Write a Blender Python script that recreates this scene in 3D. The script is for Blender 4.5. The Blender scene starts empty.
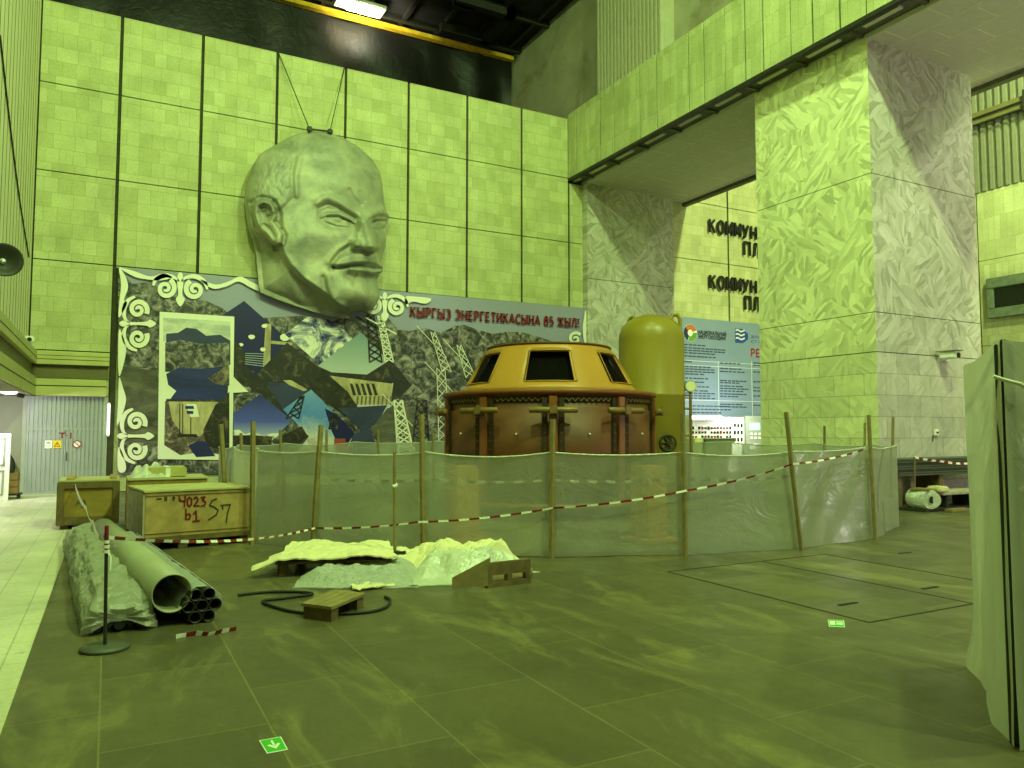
import bpy, bmesh, math, random
import numpy as np
from mathutils import Vector, Matrix, noise
from mathutils.geometry import tessellate_polygon

random.seed(7)
sc = bpy.context.scene
C = sc.collection

# ------------------------------------------------------------------ camera
F = 755.0; PITCH = math.atan(47/755); YAW = math.atan(403/756.5); EYE = 1.6
cam = bpy.data.cameras.new('camera'); cam.sensor_width = 36; cam.lens = F/1024*36
cam.clip_end = 300
co = bpy.data.objects.new('camera', cam); C.objects.link(co)
co.location = (0, 0, EYE); co.rotation_euler = (math.pi/2+PITCH, 0, -YAW)
sc.camera = co
# ------------------------------------------------------------------ world, exposure
w = bpy.data.worlds.new('world'); sc.world = w; w.use_nodes = True
bg = w.node_tree.nodes['Background']
bg.inputs[0].default_value = (.9, 1, .62, 1); bg.inputs[1].default_value = .085
sc.view_settings.view_transform = 'Standard'; sc.view_settings.look = 'None'
sc.view_settings.exposure = 0.0; sc.view_settings.gamma = 1; sc.view_settings.use_curve_mapping = False
# ------------------------------------------------------------------ lamps of the hall and an added fill
GREEN = (.65, 1.0, .34); WHITE = (1, .97, .86)
def light(name, kind, loc, energy, color, size=.5, target=None, spot=None, size_y=None):
    l = bpy.data.lights.new(name, kind); l.energy = energy; l.color = color
    if kind == 'AREA':
        l.size = size
        if size_y: l.shape = 'RECTANGLE'; l.size_y = size_y
        else: l.shape = 'DISK'
    else: l.shadow_soft_size = size
    if kind == 'SPOT': l.spot_size = math.radians(spot or 120); l.spot_blend = .6
    o = bpy.data.objects.new(name, l); C.objects.link(o); o.location = loc
    if target:
        o.rotation_euler = (Vector(target)-Vector(loc)).to_track_quat('-Z', 'Y').to_euler()
    return o
K = .15
light('hall_light', 'AREA', (8.6, -6, 17.6), 12500*K, GREEN, .7, (9, 8, 3))
light('hall_light', 'AREA', (8.6, 1.0, 17.6), 12500*K, GREEN, .7, (10, 14, 4))
light('hall_light', 'AREA', (8.6, 10.0, 17.6), 2600*K, GREEN, .7, (9, 22.6, 2))
light('hall_light', 'AREA', (1.2, 5.0, 17.6), 11500*K, GREEN, .7, (.5, 22, 4))
light('side_hall_light', 'AREA', (25.2, 2.0, 14.6), 3400*K, (.95, .98, .66), .7, (16.5, 11.5, 5))
light('side_hall_light', 'AREA', (21.2, 7.0, 16.5), 21000*K, (.78, 1, .40), .7, (20.5, 22.6, 6))
light('side_hall_light', 'AREA', (21.0, 8.0, 9.8), 1500*K, (.74, 1, .40), .7, (26, 15, 7))
light('white_fill_light', 'AREA', (19.5, -2.0, 3.2), 420, (1, .9, .82), 4.0, (17.3, 11, 8.5), size_y=3.0)  # added soft white fill for pillar front and soffit, no visible source
light('console_light', 'AREA', (20.9, 20.2, 2.35), 60, (.95, 1, .95), .12, (20.9, 22.3, 1.5), size_y=1.6)
light('passage_light', 'AREA', (-2.6, 20.6, 2.38), 70, (1, .98, .95), .3, (-1.9, 21.6, 0))
light('passage_light', 'AREA', (-3.0, 15.0, 2.3), 60, (1, .98, .85), .3, (-2.6, 16, 0))
light('truss_light', 'SPOT', (8.3, 27.6, 17.2), 500, (1, .95, .7), .4, (8.6, 28.6, 18.3), 150)

# ------------------------------------------------------------------ pixel rays to points on real planes
def ray(px, py):
    x = (px-512)/F; y = -(py-384)/F
    f = math.cos(PITCH)-y*math.sin(PITCH); u = math.sin(PITCH)+y*math.cos(PITCH)
    return Vector((f*math.sin(YAW)+x*math.cos(YAW), f*math.cos(YAW)-x*math.sin(YAW), u))
CAM = Vector((0, 0, EYE))
def onZ(px, py, z=0.): d = ray(px, py); return CAM+d*((z-EYE)/d.z)
def onY(px, py, Y): d = ray(px, py); return CAM+d*(Y/d.y)
def onX(px, py, X): d = ray(px, py); return CAM+d*(X/d.x)

# ------------------------------------------------------------------ materials
def s2l(c):
    c = c/255
    return c/12.92 if c <= .04045 else ((c+.055)/1.055)**2.4
def rgb(r, g, b): return (s2l(r), s2l(g), s2l(b), 1)
class NT:
    def __init__(s, name):
        s.m = bpy.data.materials.new(name); s.m.use_nodes = True
        s.t = s.m.node_tree; s.b = s.t.nodes['Principled BSDF']; s.out = s.t.nodes['Material Output']
    def n(s, kind, **kw):
        x = s.t.nodes.new(kind)
        for k, v in kw.items():
            if k in x.inputs.keys() if isinstance(k, str) else False: x.inputs[k].default_value = v
            else: setattr(x, k, v)
        return x
    def l(s, a, b): s.t.links.new(a, b)
    def coord(s): return s.n('ShaderNodeTexCoord').outputs['Object']
    def mixc(s, a, b, fac, mode='MIX'):
        x = s.n('ShaderNodeMix', data_type='RGBA', blend_type=mode)
        for i, v in ((0, fac), (6, a), (7, b)):
            if isinstance(v, (int, float)): x.inputs[i].default_value = v
            elif isinstance(v, tuple): x.inputs[i].default_value = v
            else: s.l(v, x.inputs[i])
        return x.outputs[2]
    def noise(s, vec, scale, detail=4, rough=.55, dist=0):
        x = s.n('ShaderNodeTexNoise'); x.inputs['Scale'].default_value = scale
        x.inputs['Detail'].default_value = detail; x.inputs['Roughness'].default_value = rough
        x.inputs['Distortion'].default_value = dist
        s.l(vec, x.inputs['Vector']); return x.outputs['Fac']
    def ramp(s, fac, stops):
        x = s.n('ShaderNodeValToRGB'); e = x.color_ramp.elements
        while len(e) > 1: e.remove(e[-1])
        e[0].position = stops[0][0]; e[0].color = stops[0][1]
        for p, c in stops[1:]:
            q = e.new(p); q.color = c
        s.l(fac, x.inputs[0]); return x.outputs[0]
    def swz(s, vec, order, sx=1, sy=1):
        a = s.n('ShaderNodeSeparateXYZ'); s.l(vec, a.inputs[0])
        c = s.n('ShaderNodeCombineXYZ'); s.l(a.outputs[order[0]], c.inputs[0]); s.l(a.outputs[order[1]], c.inputs[1])
        return c.outputs[0]
    def bump(s, h, strength=.3, dist=.02):
        x = s.n('ShaderNodeBump'); x.inputs['Strength'].default_value = strength; x.inputs['Distance'].default_value = dist
        s.l(h, x.inputs['Height']); s.l(x.outputs[0], s.b.inputs['Normal'])
    def math(s, op, a, b=0.):
        x = s.n('ShaderNodeMath', operation=op)
        for i, v in ((0, a), (1, b)):
            if isinstance(v, (int, float)): x.inputs[i].default_value = v
            else: s.l(v, x.inputs[i])
        return x.outputs[0]
def g(v): return (v, v, v, 1)
def simple(name, col, rough=.6, metal=0., var=.25, scale=6., bump=0., spec=.4, dirt=None):
    s = NT(name); s.b.inputs['Roughness'].default_value = rough; s.b.inputs['Metallic'].default_value = metal
    s.b.inputs['Specular IOR Level'].default_value = spec
    v = s.coord(); f = s.noise(v, scale, 5)
    lo = tuple(c*(1-var) for c in col[:3])+(1,); hi = tuple(min(1, c*(1+var)) for c in col[:3])+(1,)
    c = s.ramp(f, [(.3, lo), (.7, hi)])
    if dirt:
        f2 = s.ramp(s.noise(v, scale*.35, 6, .7, .6), [(.5, g(0)), (.68, g(1))])
        c = s.mixc(c, dirt, f2)
    s.l(c, s.b.inputs['Base Color'])
    if bump: s.bump(f, bump)
    return s.m
def emit(name, col, strength):
    s = NT(name); s.b.inputs['Emission Color'].default_value = col; s.b.inputs['Emission Strength'].default_value = strength
    s.b.inputs['Base Color'].default_value = col
    return s.m
def stone_wall(name, order, base=(.52, .54, .26), bw=.5, rh=.3885):
    s = NT(name); v = s.coord(); p = s.swz(v, order)
    wob = s.noise(p, .7, 2)
    br = s.n('ShaderNodeTexBrick'); s.l(p, br.inputs['Vector'])
    br.offset = .37; br.offset_frequency = 2; br.squash = .62; br.squash_frequency = 2
    for k, q in (('Scale', 1), ('Mortar Size', .006), ('Mortar Smooth', .3), ('Bias', 0), ('Brick Width', bw), ('Row Height', rh)):
        br.inputs[k].default_value = q
    b = base
    br.inputs['Color1'].default_value = (b[0]*.88, b[1]*.88, b[2]*.82, 1)
    br.inputs['Color2'].default_value = (b[0]*1.1, b[1]*1.09, b[2]*1.16, 1)
    br.inputs['Mortar'].default_value = (b[0]*.66, b[1]*.66, b[2]*.55, 1)
    f = s.ramp(s.noise(p, 1.1, 5, .6), [(.3, g(.74)), (.7, g(1.12))])
    c = s.mixc(br.outputs['Color'], f, .8, 'MULTIPLY')
    f3 = s.ramp(s.noise(p, 22, 4, .7), [(.3, g(.76)), (.7, g(1.12))])
    c = s.mixc(c, f3, .8, 'MULTIPLY')
    s.l(c, s.b.inputs['Base Color']); s.b.inputs['Roughness'].default_value = .7
    s.bump(s.math('ADD', s.math('MULTIPLY', br.outputs['Fac'], -1.), s.noise(p, 22, 4)), .25, .01)
    return s.m
def shard_wall(name, order, base=(.69, .69, .42)):
    s = NT(name); v = s.coord(); p = s.swz(v, order)
    nz = s.n('ShaderNodeTexNoise'); nz.inputs['Scale'].default_value = 1.3; s.l(p, nz.inputs['Vector'])
    pp = s.mixc(p, nz.outputs['Color'], .22)
    def shards(rot, sx, sy, sca):
        m0 = s.n('ShaderNodeMapping'); m0.inputs['Rotation'].default_value = (0, 0, rot); s.l(pp, m0.inputs['Vector'])
        mp = s.n('ShaderNodeMapping'); mp.inputs['Scale'].default_value = (sx, sy, 1)
        s.l(m0.outputs[0], mp.inputs['Vector'])
        vo = s.n('ShaderNodeTexVoronoi'); vo.inputs['Scale'].default_value = sca; s.l(mp.outputs[0], vo.inputs['Vector'])
        sep = s.n('ShaderNodeSeparateColor'); s.l(vo.outputs['Color'], sep.inputs[0]); return sep.outputs[0]
    a = shards(.75, 1, 4.2, 3.4); b = shards(-.65, 1, 4.6, 3.2); e3 = shards(1.5, 1, 4.0, 3.4); c0 = shards(.3, 1, 1.2, 2.6)
    def mixf(x, y, k):
        q = s.n('ShaderNodeMix'); s.l(k, q.inputs[0]); s.l(x, q.inputs[2]); s.l(y, q.inputs[3]); return q.outputs[0]
    f = mixf(mixf(a, b, s.math('GREATER_THAN', c0, .36)), e3, s.math('GREATER_THAN', c0, .7))
    f = s.math('ADD', s.math('MULTIPLY', f, .8), s.math('MULTIPLY', s.noise(p, 9, 3), .2))
    col = s.ramp(f, [(.1, (base[0]*.68, base[1]*.69, base[2]*.66, 1)), (.35, (base[0]*.92, base[1]*.92, base[2]*.9, 1)), (.6, (base[0]*1.04, base[1]*1.04, base[2]*1.06, 1)), (.9, (base[0]*1.24, base[1]*1.24, base[2]*1.34, 1))])
    big = s.ramp(s.noise(p, .55, 3), [(.3, g(.88)), (.7, g(1.08))])
    col = s.mixc(col, big, .8, 'MULTIPLY')
    br = s.n('ShaderNodeTexBrick'); s.l(p, br.inputs['Vector']); br.offset = .5
    for k, q in (('Scale', 1), ('Mortar Size', .008), ('Brick Width', .8), ('Row Height', .48)): br.inputs[k].default_value = q
    br.inputs['Color1'].default_value = g(.88); br.inputs['Color2'].default_value = g(1.12); br.inputs['Mortar'].default_value = g(.6)
    sp = s.n('ShaderNodeSeparateXYZ'); s.l(v, sp.inputs[0])
    low = s.math('LESS_THAN', sp.outputs[2], 3.55)
    col2 = s.mixc(s.mixc(col, base+(1,), .55), br.outputs['Color'], 1., 'MULTIPLY')
    col = s.mixc(col, col2, low)
    s.l(col, s.b.inputs['Base Color']); s.b.inputs['Roughness'].default_value = .55
    s.bump(f, .2, .01)
    return s.m
def floor_mat(name, c1, c2, mort, bw, rh, rough, stain, rot90=True):
    s = NT(name); v = s.coord(); p = s.swz(v, (1, 0)) if rot90 else v
    br = s.n('ShaderNodeTexBrick'); s.l(p, br.inputs['Vector']); br.offset = .5
    for k, q in (('Scale', 1), ('Mortar Size', .007), ('Mortar Smooth', .6), ('Brick Width', bw), ('Row Height', rh)): br.inputs[k].default_value = q
    br.inputs['Color1'].default_value = c1; br.inputs['Color2'].default_value = c2; br.inputs['Mortar'].default_value = mort
    c = br.outputs['Color']
    f = s.ramp(s.noise(p, .9, 6, .62, .8), [(.28, g(.72)), (.5, g(.98)), (.72, g(1.25))])
    c = s.mixc(c, f, .85, 'MULTIPLY')
    mp = s.n('ShaderNodeMapping'); mp.inputs['Scale'].default_value = (.55, 1.5, 1); s.l(p, mp.inputs['Vector'])
    st = s.ramp(s.noise(mp.outputs[0], 1.1, 8, .66, 1.1), [(.53, g(0)), (.70, g(.62))])
    c = s.mixc(c, stain, st)
    spk = s.ramp(s.noise(p, 24, 3, .6), [(.3, g(.85)), (.7, g(1.12))])
    c = s.mixc(c, spk, .7, 'MULTIPLY')
    s.l(c, s.b.inputs['Base Color'])
    r = s.ramp(s.noise(p, 2.2, 5), [(.3, g(rough-.1)), (.7, g(rough+.14))]); s.l(r, s.b.inputs['Roughness'])
    s.bump(s.math('MULTIPLY', br.outputs['Fac'], -1.), .15, .004)
    return s.m
def film_mat(name, trans=.5, col=(.78, .82, .74, 1), rough=.35, wr=.25, wscale=3.5, gloss=.09):
    s = NT(name); v = s.coord()
    d = s.n('ShaderNodeBsdfDiffuse'); d.inputs[0].default_value = col
    t = s.n('ShaderNodeBsdfTranslucent'); t.inputs[0].default_value = col
    r = s.n('ShaderNodeBsdfRefraction'); r.inputs['IOR'].default_value = 1.01; r.inputs['Roughness'].default_value = rough; r.inputs[0].default_value = (.9, .93, .88, 1)
    gl = s.n('ShaderNodeBsdfGlossy'); gl.inputs['Roughness'].default_value = .28; gl.inputs[0].default_value = (1, 1, 1, 1)
    m1 = s.n('ShaderNodeMixShader'); m1.inputs[0].default_value = .45; s.l(d.outputs[0], m1.inputs[1]); s.l(t.outputs[0], m1.inputs[2])
    m2 = s.n('ShaderNodeMixShader'); m2.inputs[0].default_value = trans; s.l(m1.outputs[0], m2.inputs[1]); s.l(r.outputs[0], m2.inputs[2])
    m3 = s.n('ShaderNodeMixShader'); m3.inputs[0].default_value = gloss; s.l(m2.outputs[0], m3.inputs[1]); s.l(gl.outputs[0], m3.inputs[2])
    f = s.noise(v, wscale, 5, .6, 1.2)
    bp = s.n('ShaderNodeBump'); bp.inputs['Strength'].default_value = wr; bp.inputs['Distance'].default_value = .05; s.l(f, bp.inputs['Height'])
    for x in (d, t, gl): s.l(bp.outputs[0], x.inputs['Normal'])
    s.l(m3.outputs[0], s.out.inputs[0]); return s.m

M = {}
M['stone_xz'] = stone_wall('travertine blocks', (0, 2))
M['stone_yz'] = stone_wall('travertine blocks side', (1, 2), (.50, .53, .27), .32, .8)
M['shard_yz'] = shard_wall('marble shards', (1, 2))
M['shard_xz'] = shard_wall('marble shards front', (0, 2), (.455, .43, .36))  # same stone as the side face, its greyer light put into the colour
M['groove'] = simple('dark joint', rgb(58, 58, 36), .9)
M['floor'] = floor_mat('dark slate slabs', rgb(76, 72, 50), rgb(93, 88, 58), rgb(112, 106, 70), 1.25, .82, .4, rgb(142, 136, 84))
M['floor_light'] = floor_mat('pale tiles', rgb(204, 202, 172), rgb(214, 210, 180), rgb(166, 164, 136), .6, .3, .35, rgb(205, 200, 165))
M['plaster'] = simple('grey plaster', rgb(136, 140, 118), .8, var=.12, scale=1.2, dirt=rgb(140, 128, 92))
M['plaster_dark'] = simple('dim grey plaster', rgb(160, 158, 136), .85, var=.18, scale=.8, dirt=rgb(120, 100, 60))
M['soffit'] = simple('soffit board', rgb(200, 197, 180), .7, var=.05)
M['black'] = simple('black ceiling', rgb(34, 34, 32), .8, var=.3, scale=1.5)
M['darksteel'] = simple('dark steel', rgb(52, 52, 46), .55, .3)
M['yellow_rail'] = simple('yellow rail paint', rgb(214, 176, 40), .5)
M['ribbed'] = simple('ribbed cladding', rgb(132, 134, 112), .5, .2, .08)
M['panel_left'] = simple('painted panel', rgb(226, 226, 188), .5, 0, .06, 1.5)
M['trough'] = simple('trough paint', rgb(92, 92, 76), .6)
M['ribbed_light'] = simple('pale ribbed cladding', rgb(182, 180, 154), .5, .1, .06)
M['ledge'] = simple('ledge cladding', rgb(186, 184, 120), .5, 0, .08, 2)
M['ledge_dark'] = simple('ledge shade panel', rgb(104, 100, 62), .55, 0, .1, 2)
M['door'] = simple('grey corrugated door', rgb(150, 154, 152), .5, .1, .06, 3)
M['white'] = simple('white paint', rgb(228, 228, 222), .45, 0, .04)
M['wood'] = simple('raw timber', rgb(132, 118, 74), .7, 0, .2, 9, .2)
M['wood_old'] = simple('grimy timber', rgb(104, 88, 54), .8, 0, .3, 7, .3)
M['crate'] = simple('crate plywood', rgb(168, 142, 88), .75, 0, .24, 6, .15, dirt=rgb(146, 122, 70))
M['crate_left'] = simple('crate olive boards', rgb(146, 124, 56), .75, 0, .22, 4, .2, dirt=rgb(120, 98, 42))
M['crate_side'] = simple('weathered boards', rgb(170, 160, 138), .8, 0, .25, 7, .3)
M['red'] = simple('red paint', rgb(160, 34, 24), .6)
M['red_dark'] = simple('dark red print', rgb(120, 22, 34), .6)
M['marker'] = simple('dark green marker', rgb(48, 62, 42), .7)
M['tape_white'] = simple('tape white', rgb(238, 236, 226), .4, 0, .03)
M['tape_red'] = simple('tape red', rgb(120, 36, 30), .4, 0, .05)
M['film'] = film_mat('hanging polythene', .44, (.54, .55, .48, 1), .34, .6, 2.2, .13)
M['film_white'] = film_mat('milky polythene', .15, (.86, .88, .77, 1), .35, .6, 9, .13)
M['film_clear'] = film_mat('crumpled clear polythene', .35, (.85, .88, .82, 1), .2, .9, 12)
M['film_wrap'] = film_mat('thick polythene wrap', .15, (.74, .76, .60, 1), .4, .45, 2.5, .16)
M['film_dusty'] = film_mat('dusty polythene', .2, (.6, .61, .48, 1), .35, .7, 7)
M['cream'] = simple('cream canvas', rgb(214, 206, 164), .75, 0, .06, 3, .2)
M['pipe'] = simple('grey pvc pipe', rgb(158, 160, 132), .42, 0, .07, 2)
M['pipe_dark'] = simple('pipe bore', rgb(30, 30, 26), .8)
M['orange'] = simple('ochre orange paint', rgb(124, 72, 32), .42, 0, .14, 2.5)
M['orange_dark'] = simple('shade darkened orange paint', rgb(92, 52, 22), .5, 0, .2, 3)  # the housing orange with the lower body's shade put into the colour
M['channel'] = simple('recess shade brown', rgb(48, 32, 14), .7)  # dark colour on raised strips, standing in for shade in recesses
M['yellow'] = simple('yellow enamel', rgb(170, 124, 48), .38, 0, .06, 2)
M['tank'] = simple('olive yellow tank paint', rgb(134, 120, 38), .36, 0, .06, 2)
M['dark'] = simple('dark hollow', rgb(10, 10, 8), .95, spec=.05)  # near-black standing in for the shade inside the cone
M['bronze'] = simple('tarnished tube', rgb(122, 98, 56), .45, .2, .2)
M['metal'] = None
M['black_rubber'] = simple('black rubber', rgb(26, 26, 24), .6)
M['letters'] = simple('black metal letters', rgb(26, 24, 22), .45)
M['sign_green'] = simple('green sign', rgb(60, 178, 50), .4, 0, .04)
M['grey_box'] = simple('grey enclosure', rgb(150, 156, 140), .5, 0, .05)
M['win_frame'] = simple('green window frame', rgb(108, 122, 100), .5)
M['glass_dark'] = simple('dark glass', rgb(20, 24, 24), .1, 0, .05)
M['lamp_glow'] = emit('lamp glow', (1, .97, .9, 1), 9)
M['lamp_hot'] = emit('lamp glow warm', (1, .93, .6, 1), 16)
s = NT('beaten grey metal'); v = s.coord()
f = s.noise(v, 1.3, 6, .6, .4); f2 = s.noise(v, 9, 4, .6)
s.l(s.ramp(f, [(.25, rgb(118, 122, 110)), (.5, rgb(158, 159, 140)), (.75, rgb(190, 188, 158))]), s.b.inputs['Base Color'])
s.b.inputs['Metallic'].default_value = .15; s.b.inputs['Roughness'].default_value = .55
s.bump(s.math('ADD', s.math('MULTIPLY', f, 2.), f2), .22, .05); M['metal'] = s.m
s = NT('black foil'); v = s.coord(); f = s.noise(v, 1.6, 6, .65, 1.5)
s.b.inputs['Base Color'].default_value = rgb(20, 20, 20); s.b.inputs['Specular IOR Level'].default_value = .25; s.b.inputs['Roughness'].default_value = .4; s.bump(f, .15, .2); M['foil'] = s.m
s = NT('stacked dark strips'); s.b.inputs['Base Color'].default_value = rgb(74, 78, 66); s.b.inputs['Roughness'].default_value = .5; M['strips'] = s.m

# ------------------------------------------------------------------ mesh helpers
class MB:
    def __init__(s): s.v = []; s.f = []; s.mi = []; s.sm = []
    def add(s, vs, fs, mi=0, smooth=False):
        o = len(s.v); s.v += [tuple(p) for p in vs]
        for f in fs: s.f.append(tuple(i+o for i in f)); s.mi.append(mi); s.sm.append(smooth)
        return s
    def box(s, a, b, mi=0, mat=None):
        x0, y0, z0 = a; x1, y1, z1 = b
        vs = [Vector(p) for p in ((x0, y0, z0), (x1, y0, z0), (x1, y1, z0), (x0, y1, z0), (x0, y0, z1), (x1, y0, z1), (x1, y1, z1), (x0, y1, z1))]
        if mat: vs = [mat @ p for p in vs]
        return s.add(vs, [(0, 3, 2, 1), (4, 5, 6, 7), (0, 1, 5, 4), (1, 2, 6, 5), (2, 3, 7, 6), (3, 0, 4, 7)], mi)
    def bbox(s, a, b, bev=.01, mi=0, mat=None):       # a box with bevelled edges
        bm = bmesh.new(); bmesh.ops.create_cube(bm, size=1)
        d = [b[i]-a[i] for i in range(3)]; c = [(b[i]+a[i])/2 for i in range(3)]
        for q in bm.verts: q.co = Vector((q.co.x*d[0]+c[0], q.co.y*d[1]+c[1], q.co.z*d[2]+c[2]))
        bmesh.ops.bevel(bm, geom=bm.edges[:], offset=min(bev, min(d)*.45), segments=2, affect='EDGES')
        if mat: bm.transform(mat)
        return s.bm(bm, mi)
    def bm(s, bm, mi=0, smooth=False):
        bm.verts.index_update()
        s.add([q.co.copy() for q in bm.verts], [[q.index for q in f.verts] for f in bm.faces], mi, smooth); bm.free(); return s
    def tube(s, pts, r, n=10, mi=0, closed=False, caps=True):
        pts = [Vector(p) for p in pts]; rs = r if isinstance(r, (list, tuple)) else [r]*len(pts)
        vs = []; fs = []; up = Vector((0, 0, 1)); N = len(pts)
        pa = None
        for i, p in enumerate(pts):
            a = pts[(i-1) % N] if closed else pts[max(0, i-1)]; b = pts[(i+1) % N] if closed else pts[min(N-1, i+1)]
            t = (b-a).normalized()
            if pa is None:
                pa = up.cross(t)
                if pa.length < .05: pa = Vector((1, 0, 0)).cross(t)
            pa = (pa-t*pa.dot(t)).normalized(); q = t.cross(pa)
            for k in range(n):
                th = 2*math.pi*k/n; vs.append(p+(pa*math.cos(th)+q*math.sin(th))*rs[i])
        for i in range(N if closed else N-1):
            for k in range(n):
                j = (i+1) % N
                fs.append((i*n+k, i*n+(k+1) % n, j*n+(k+1) % n, j*n+k))
        s.add(vs, fs, mi, True)
        if caps and not closed:
            s.add(vs[:n], [tuple(range(n-1, -1, -1))], mi); s.add(vs[-n:], [tuple(range(n))], mi)
        return s
    def lathe(s, prof, c=(0, 0, 0), n=64, mi=0, a0=0, a1=2*math.pi, smooth=True, skip=None):
        full = abs(a1-a0-2*math.pi) < 1e-6; m = n if full else n+1
        vs = [(c[0]+r*math.cos(a0+(a1-a0)*k/n), c[1]+r*math.sin(a0+(a1-a0)*k/n), c[2]+z) for (r, z) in prof for k in range(m)]
        fs = []
        for i in range(len(prof)-1):
            for k in range(n):
                if skip and skip(i, k): continue
                k2 = (k+1) % m
                fs.append((i*m+k, i*m+k2, (i+1)*m+k2, (i+1)*m+k))
        return s.add(vs, fs, mi, smooth)
    def poly(s, pts, y, d=.004, mi=0, to=None):        # a flat cut-out in the XZ plane, front at Y = y, d thick
        P = [to(*p) if to else (p[0], p[1]) for p in pts]
        n = len(P); tri = tessellate_polygon([[Vector((p[0], p[1], 0)) for p in P]])
        ar = sum(P[i][0]*P[(i+1) % n][1]-P[(i+1) % n][0]*P[i][1] for i in range(n))
        vs = [(p[0], y, p[1]) for p in P]+[(p[0], y+d, p[1]) for p in P]
        fs = []
        for t in tri:
            a, b, c = [P[i] for i in t]
            cr = (b[0]-a[0])*(c[1]-a[1])-(c[0]-a[0])*(b[1]-a[1])
            fs.append(t if cr > 0 else t[::-1])
        for i in range(n):
            j = (i+1) % n
            fs.append((i, i+n, j+n, j) if ar > 0 else (i, j, j+n, i+n))
        return s.add(vs, fs, mi)
    def build(s, name, mats, parent=None, loc=None, smooth=False):
        me = bpy.data.meshes.new(name); me.from_pydata(s.v, [], s.f)
        for m in (mats if isinstance(mats, (list, tuple)) else [mats]): me.materials.append(M[m] if isinstance(m, str) else m)
        me.polygons.foreach_set('material_index', s.mi)
        me.polygons.foreach_set('use_smooth', [x or smooth for x in s.sm])
        me.update()
        o = bpy.data.objects.new(name, me); C.objects.link(o)
        if parent: o.parent = parent; o.matrix_parent_inverse = Matrix.Translation(parent.location).inverted() if parent.type == 'EMPTY' and not parent.get('local') else Matrix()
        if loc: o.location = loc
        return o
def smooth(pts, n=8):
    outp = []
    for i in range(len(pts)-1):
        p0 = pts[max(0, i-1)]; p1 = pts[i]; p2 = pts[i+1]; p3 = pts[min(len(pts)-1, i+2)]
        for k in range(n):
            t = k/n; outp.append(.5*((2*p1)+(-p0+p2)*t+(2*p0-5*p1+4*p2-p3)*t*t+(-p0+3*p1-3*p2+p3)*t**3))
    return outp+[pts[-1]]
def tag(o, label, cat, group=None, kind=None):
    o['label'] = label; o['category'] = cat
    if group: o['group'] = group
    if kind: o['kind'] = kind
    return o
def empty(name, loc, label, cat, group=None, local=False, rz=0):
    o = bpy.data.objects.new(name, None); C.objects.link(o); o.location = loc; o.rotation_euler[2] = rz
    if local: o['local'] = 1
    return tag(o, label, cat, group)
def struct(o): o['kind'] = 'structure'; return o
def copy_tree(o, parent=None):
    c = o.copy(); C.objects.link(c)
    if parent: c.parent = parent
    for ch in [x for x in o.children]: copy_tree(ch, c)
    return c
def text_mb(txt, size, mat4, depth=.01, bold=0., shear=0., sx=1.):
    cu = bpy.data.curves.new('t', 'FONT'); cu.body = txt; cu.size = size; cu.extrude = depth/2; cu.offset = bold; cu.shear = shear
    cu.resolution_u = 3
    ob = bpy.data.objects.new('t', cu); C.objects.link(ob)
    dg = bpy.context.evaluated_depsgraph_get(); me = bpy.data.meshes.new_from_object(ob.evaluated_get(dg))
    vs = [mat4 @ Vector((p.co.x*sx, p.co.y, p.co.z)) for p in me.vertices]; fs = [tuple(f.vertices) for f in me.polygons]
    bpy.data.objects.remove(ob); bpy.data.meshes.remove(me); bpy.data.curves.remove(cu)
    return vs, fs
UPX = Matrix(((1, 0, 0, 0), (0, 0, -1, 0), (0, 1, 0, 0), (0, 0, 0, 1)))      # text plane XY -> XZ, facing -Y
def text_fit(txt, x0, x1, z0, h, y, bold=0., depth=.012, tilt=0.):
    vs, fs = text_mb(txt, 1, UPX, depth, bold)
    xs = [p[0] for p in vs]; zs = [p[2] for p in vs]; w_ = max(xs)-min(xs); hh = max(zs)-min(zs)
    mn = min(xs); mz = min(zs)
    return [(x0+(p[0]-mn)/w_*(x1-x0), y+p[1], z0+(p[2]-mz)/hh*h+tilt*(p[0]-mn)/w_) for p in vs], fs

YB = 22.6; XB = 14.32; XP = 14.91; XP2 = 18.84; XB2 = 19.72
# ================================================================== SETTING
m = MB(); m.box((-.46, -6, -.2), (34, 30, 0)); struct(m.build('floor', 'floor'))
m = MB(); m.box((-9, -6, -.2), (-.46, 30, 0)); struct(m.build('floor_pale', 'floor_light')); bpy.data.objects['floor_pale'].name = 'floor_left'
# back wall: stone panels over dark backing
m = MB(); XJ = [-1.88, .0, 2.05, 4.11, 6.17, 8.23, 10.31, 12.39, 14.32]
ZJ = [3.67, 6.0, 8.33, 10.66, 12.86]
def panels(m, xs, zs, y, gap=.085, gz=.03, skip=None):
    for i in range(len(xs)-1):
        for k in range(len(zs)-1):
            if skip and skip(i, k): continue
            m.box((xs[i]+gap/2, y-.06, zs[k]+gz/2), (xs[i+1]-gap/2, y+.02, zs[k+1]-gz/2), 0)
panels(m, XJ[1:], [0]+ZJ, YB); panels(m, XJ[:2], [2.5]+ZJ, YB); panels(m, [14.32, 14.94], [0]+ZJ[:3]+[10.5], YB)
m.box((-.03, YB, 0), (14.9, YB+.4, 12.84), 1); m.box((-1.95, YB, 2.5), (-.03, YB+.4, 12.84), 1)
struct(m.build('wall_back', ['stone_xz', 'groove']))
m = MB(); m.box((-.02, YB-.09, 0), (.12, YB-.05, 5.95)); struct(m.build('trim_4', 'groove'))
m = MB(); panels(m, [18.84, 21.94, 24.0, 26.06], [0, 1.33]+ZJ, YB); m.box((18.7, YB, 0), (26.2, YB+.4, 13), 1)
struct(m.build('wall_gallery', ['stone_xz', 'groove']))
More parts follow.
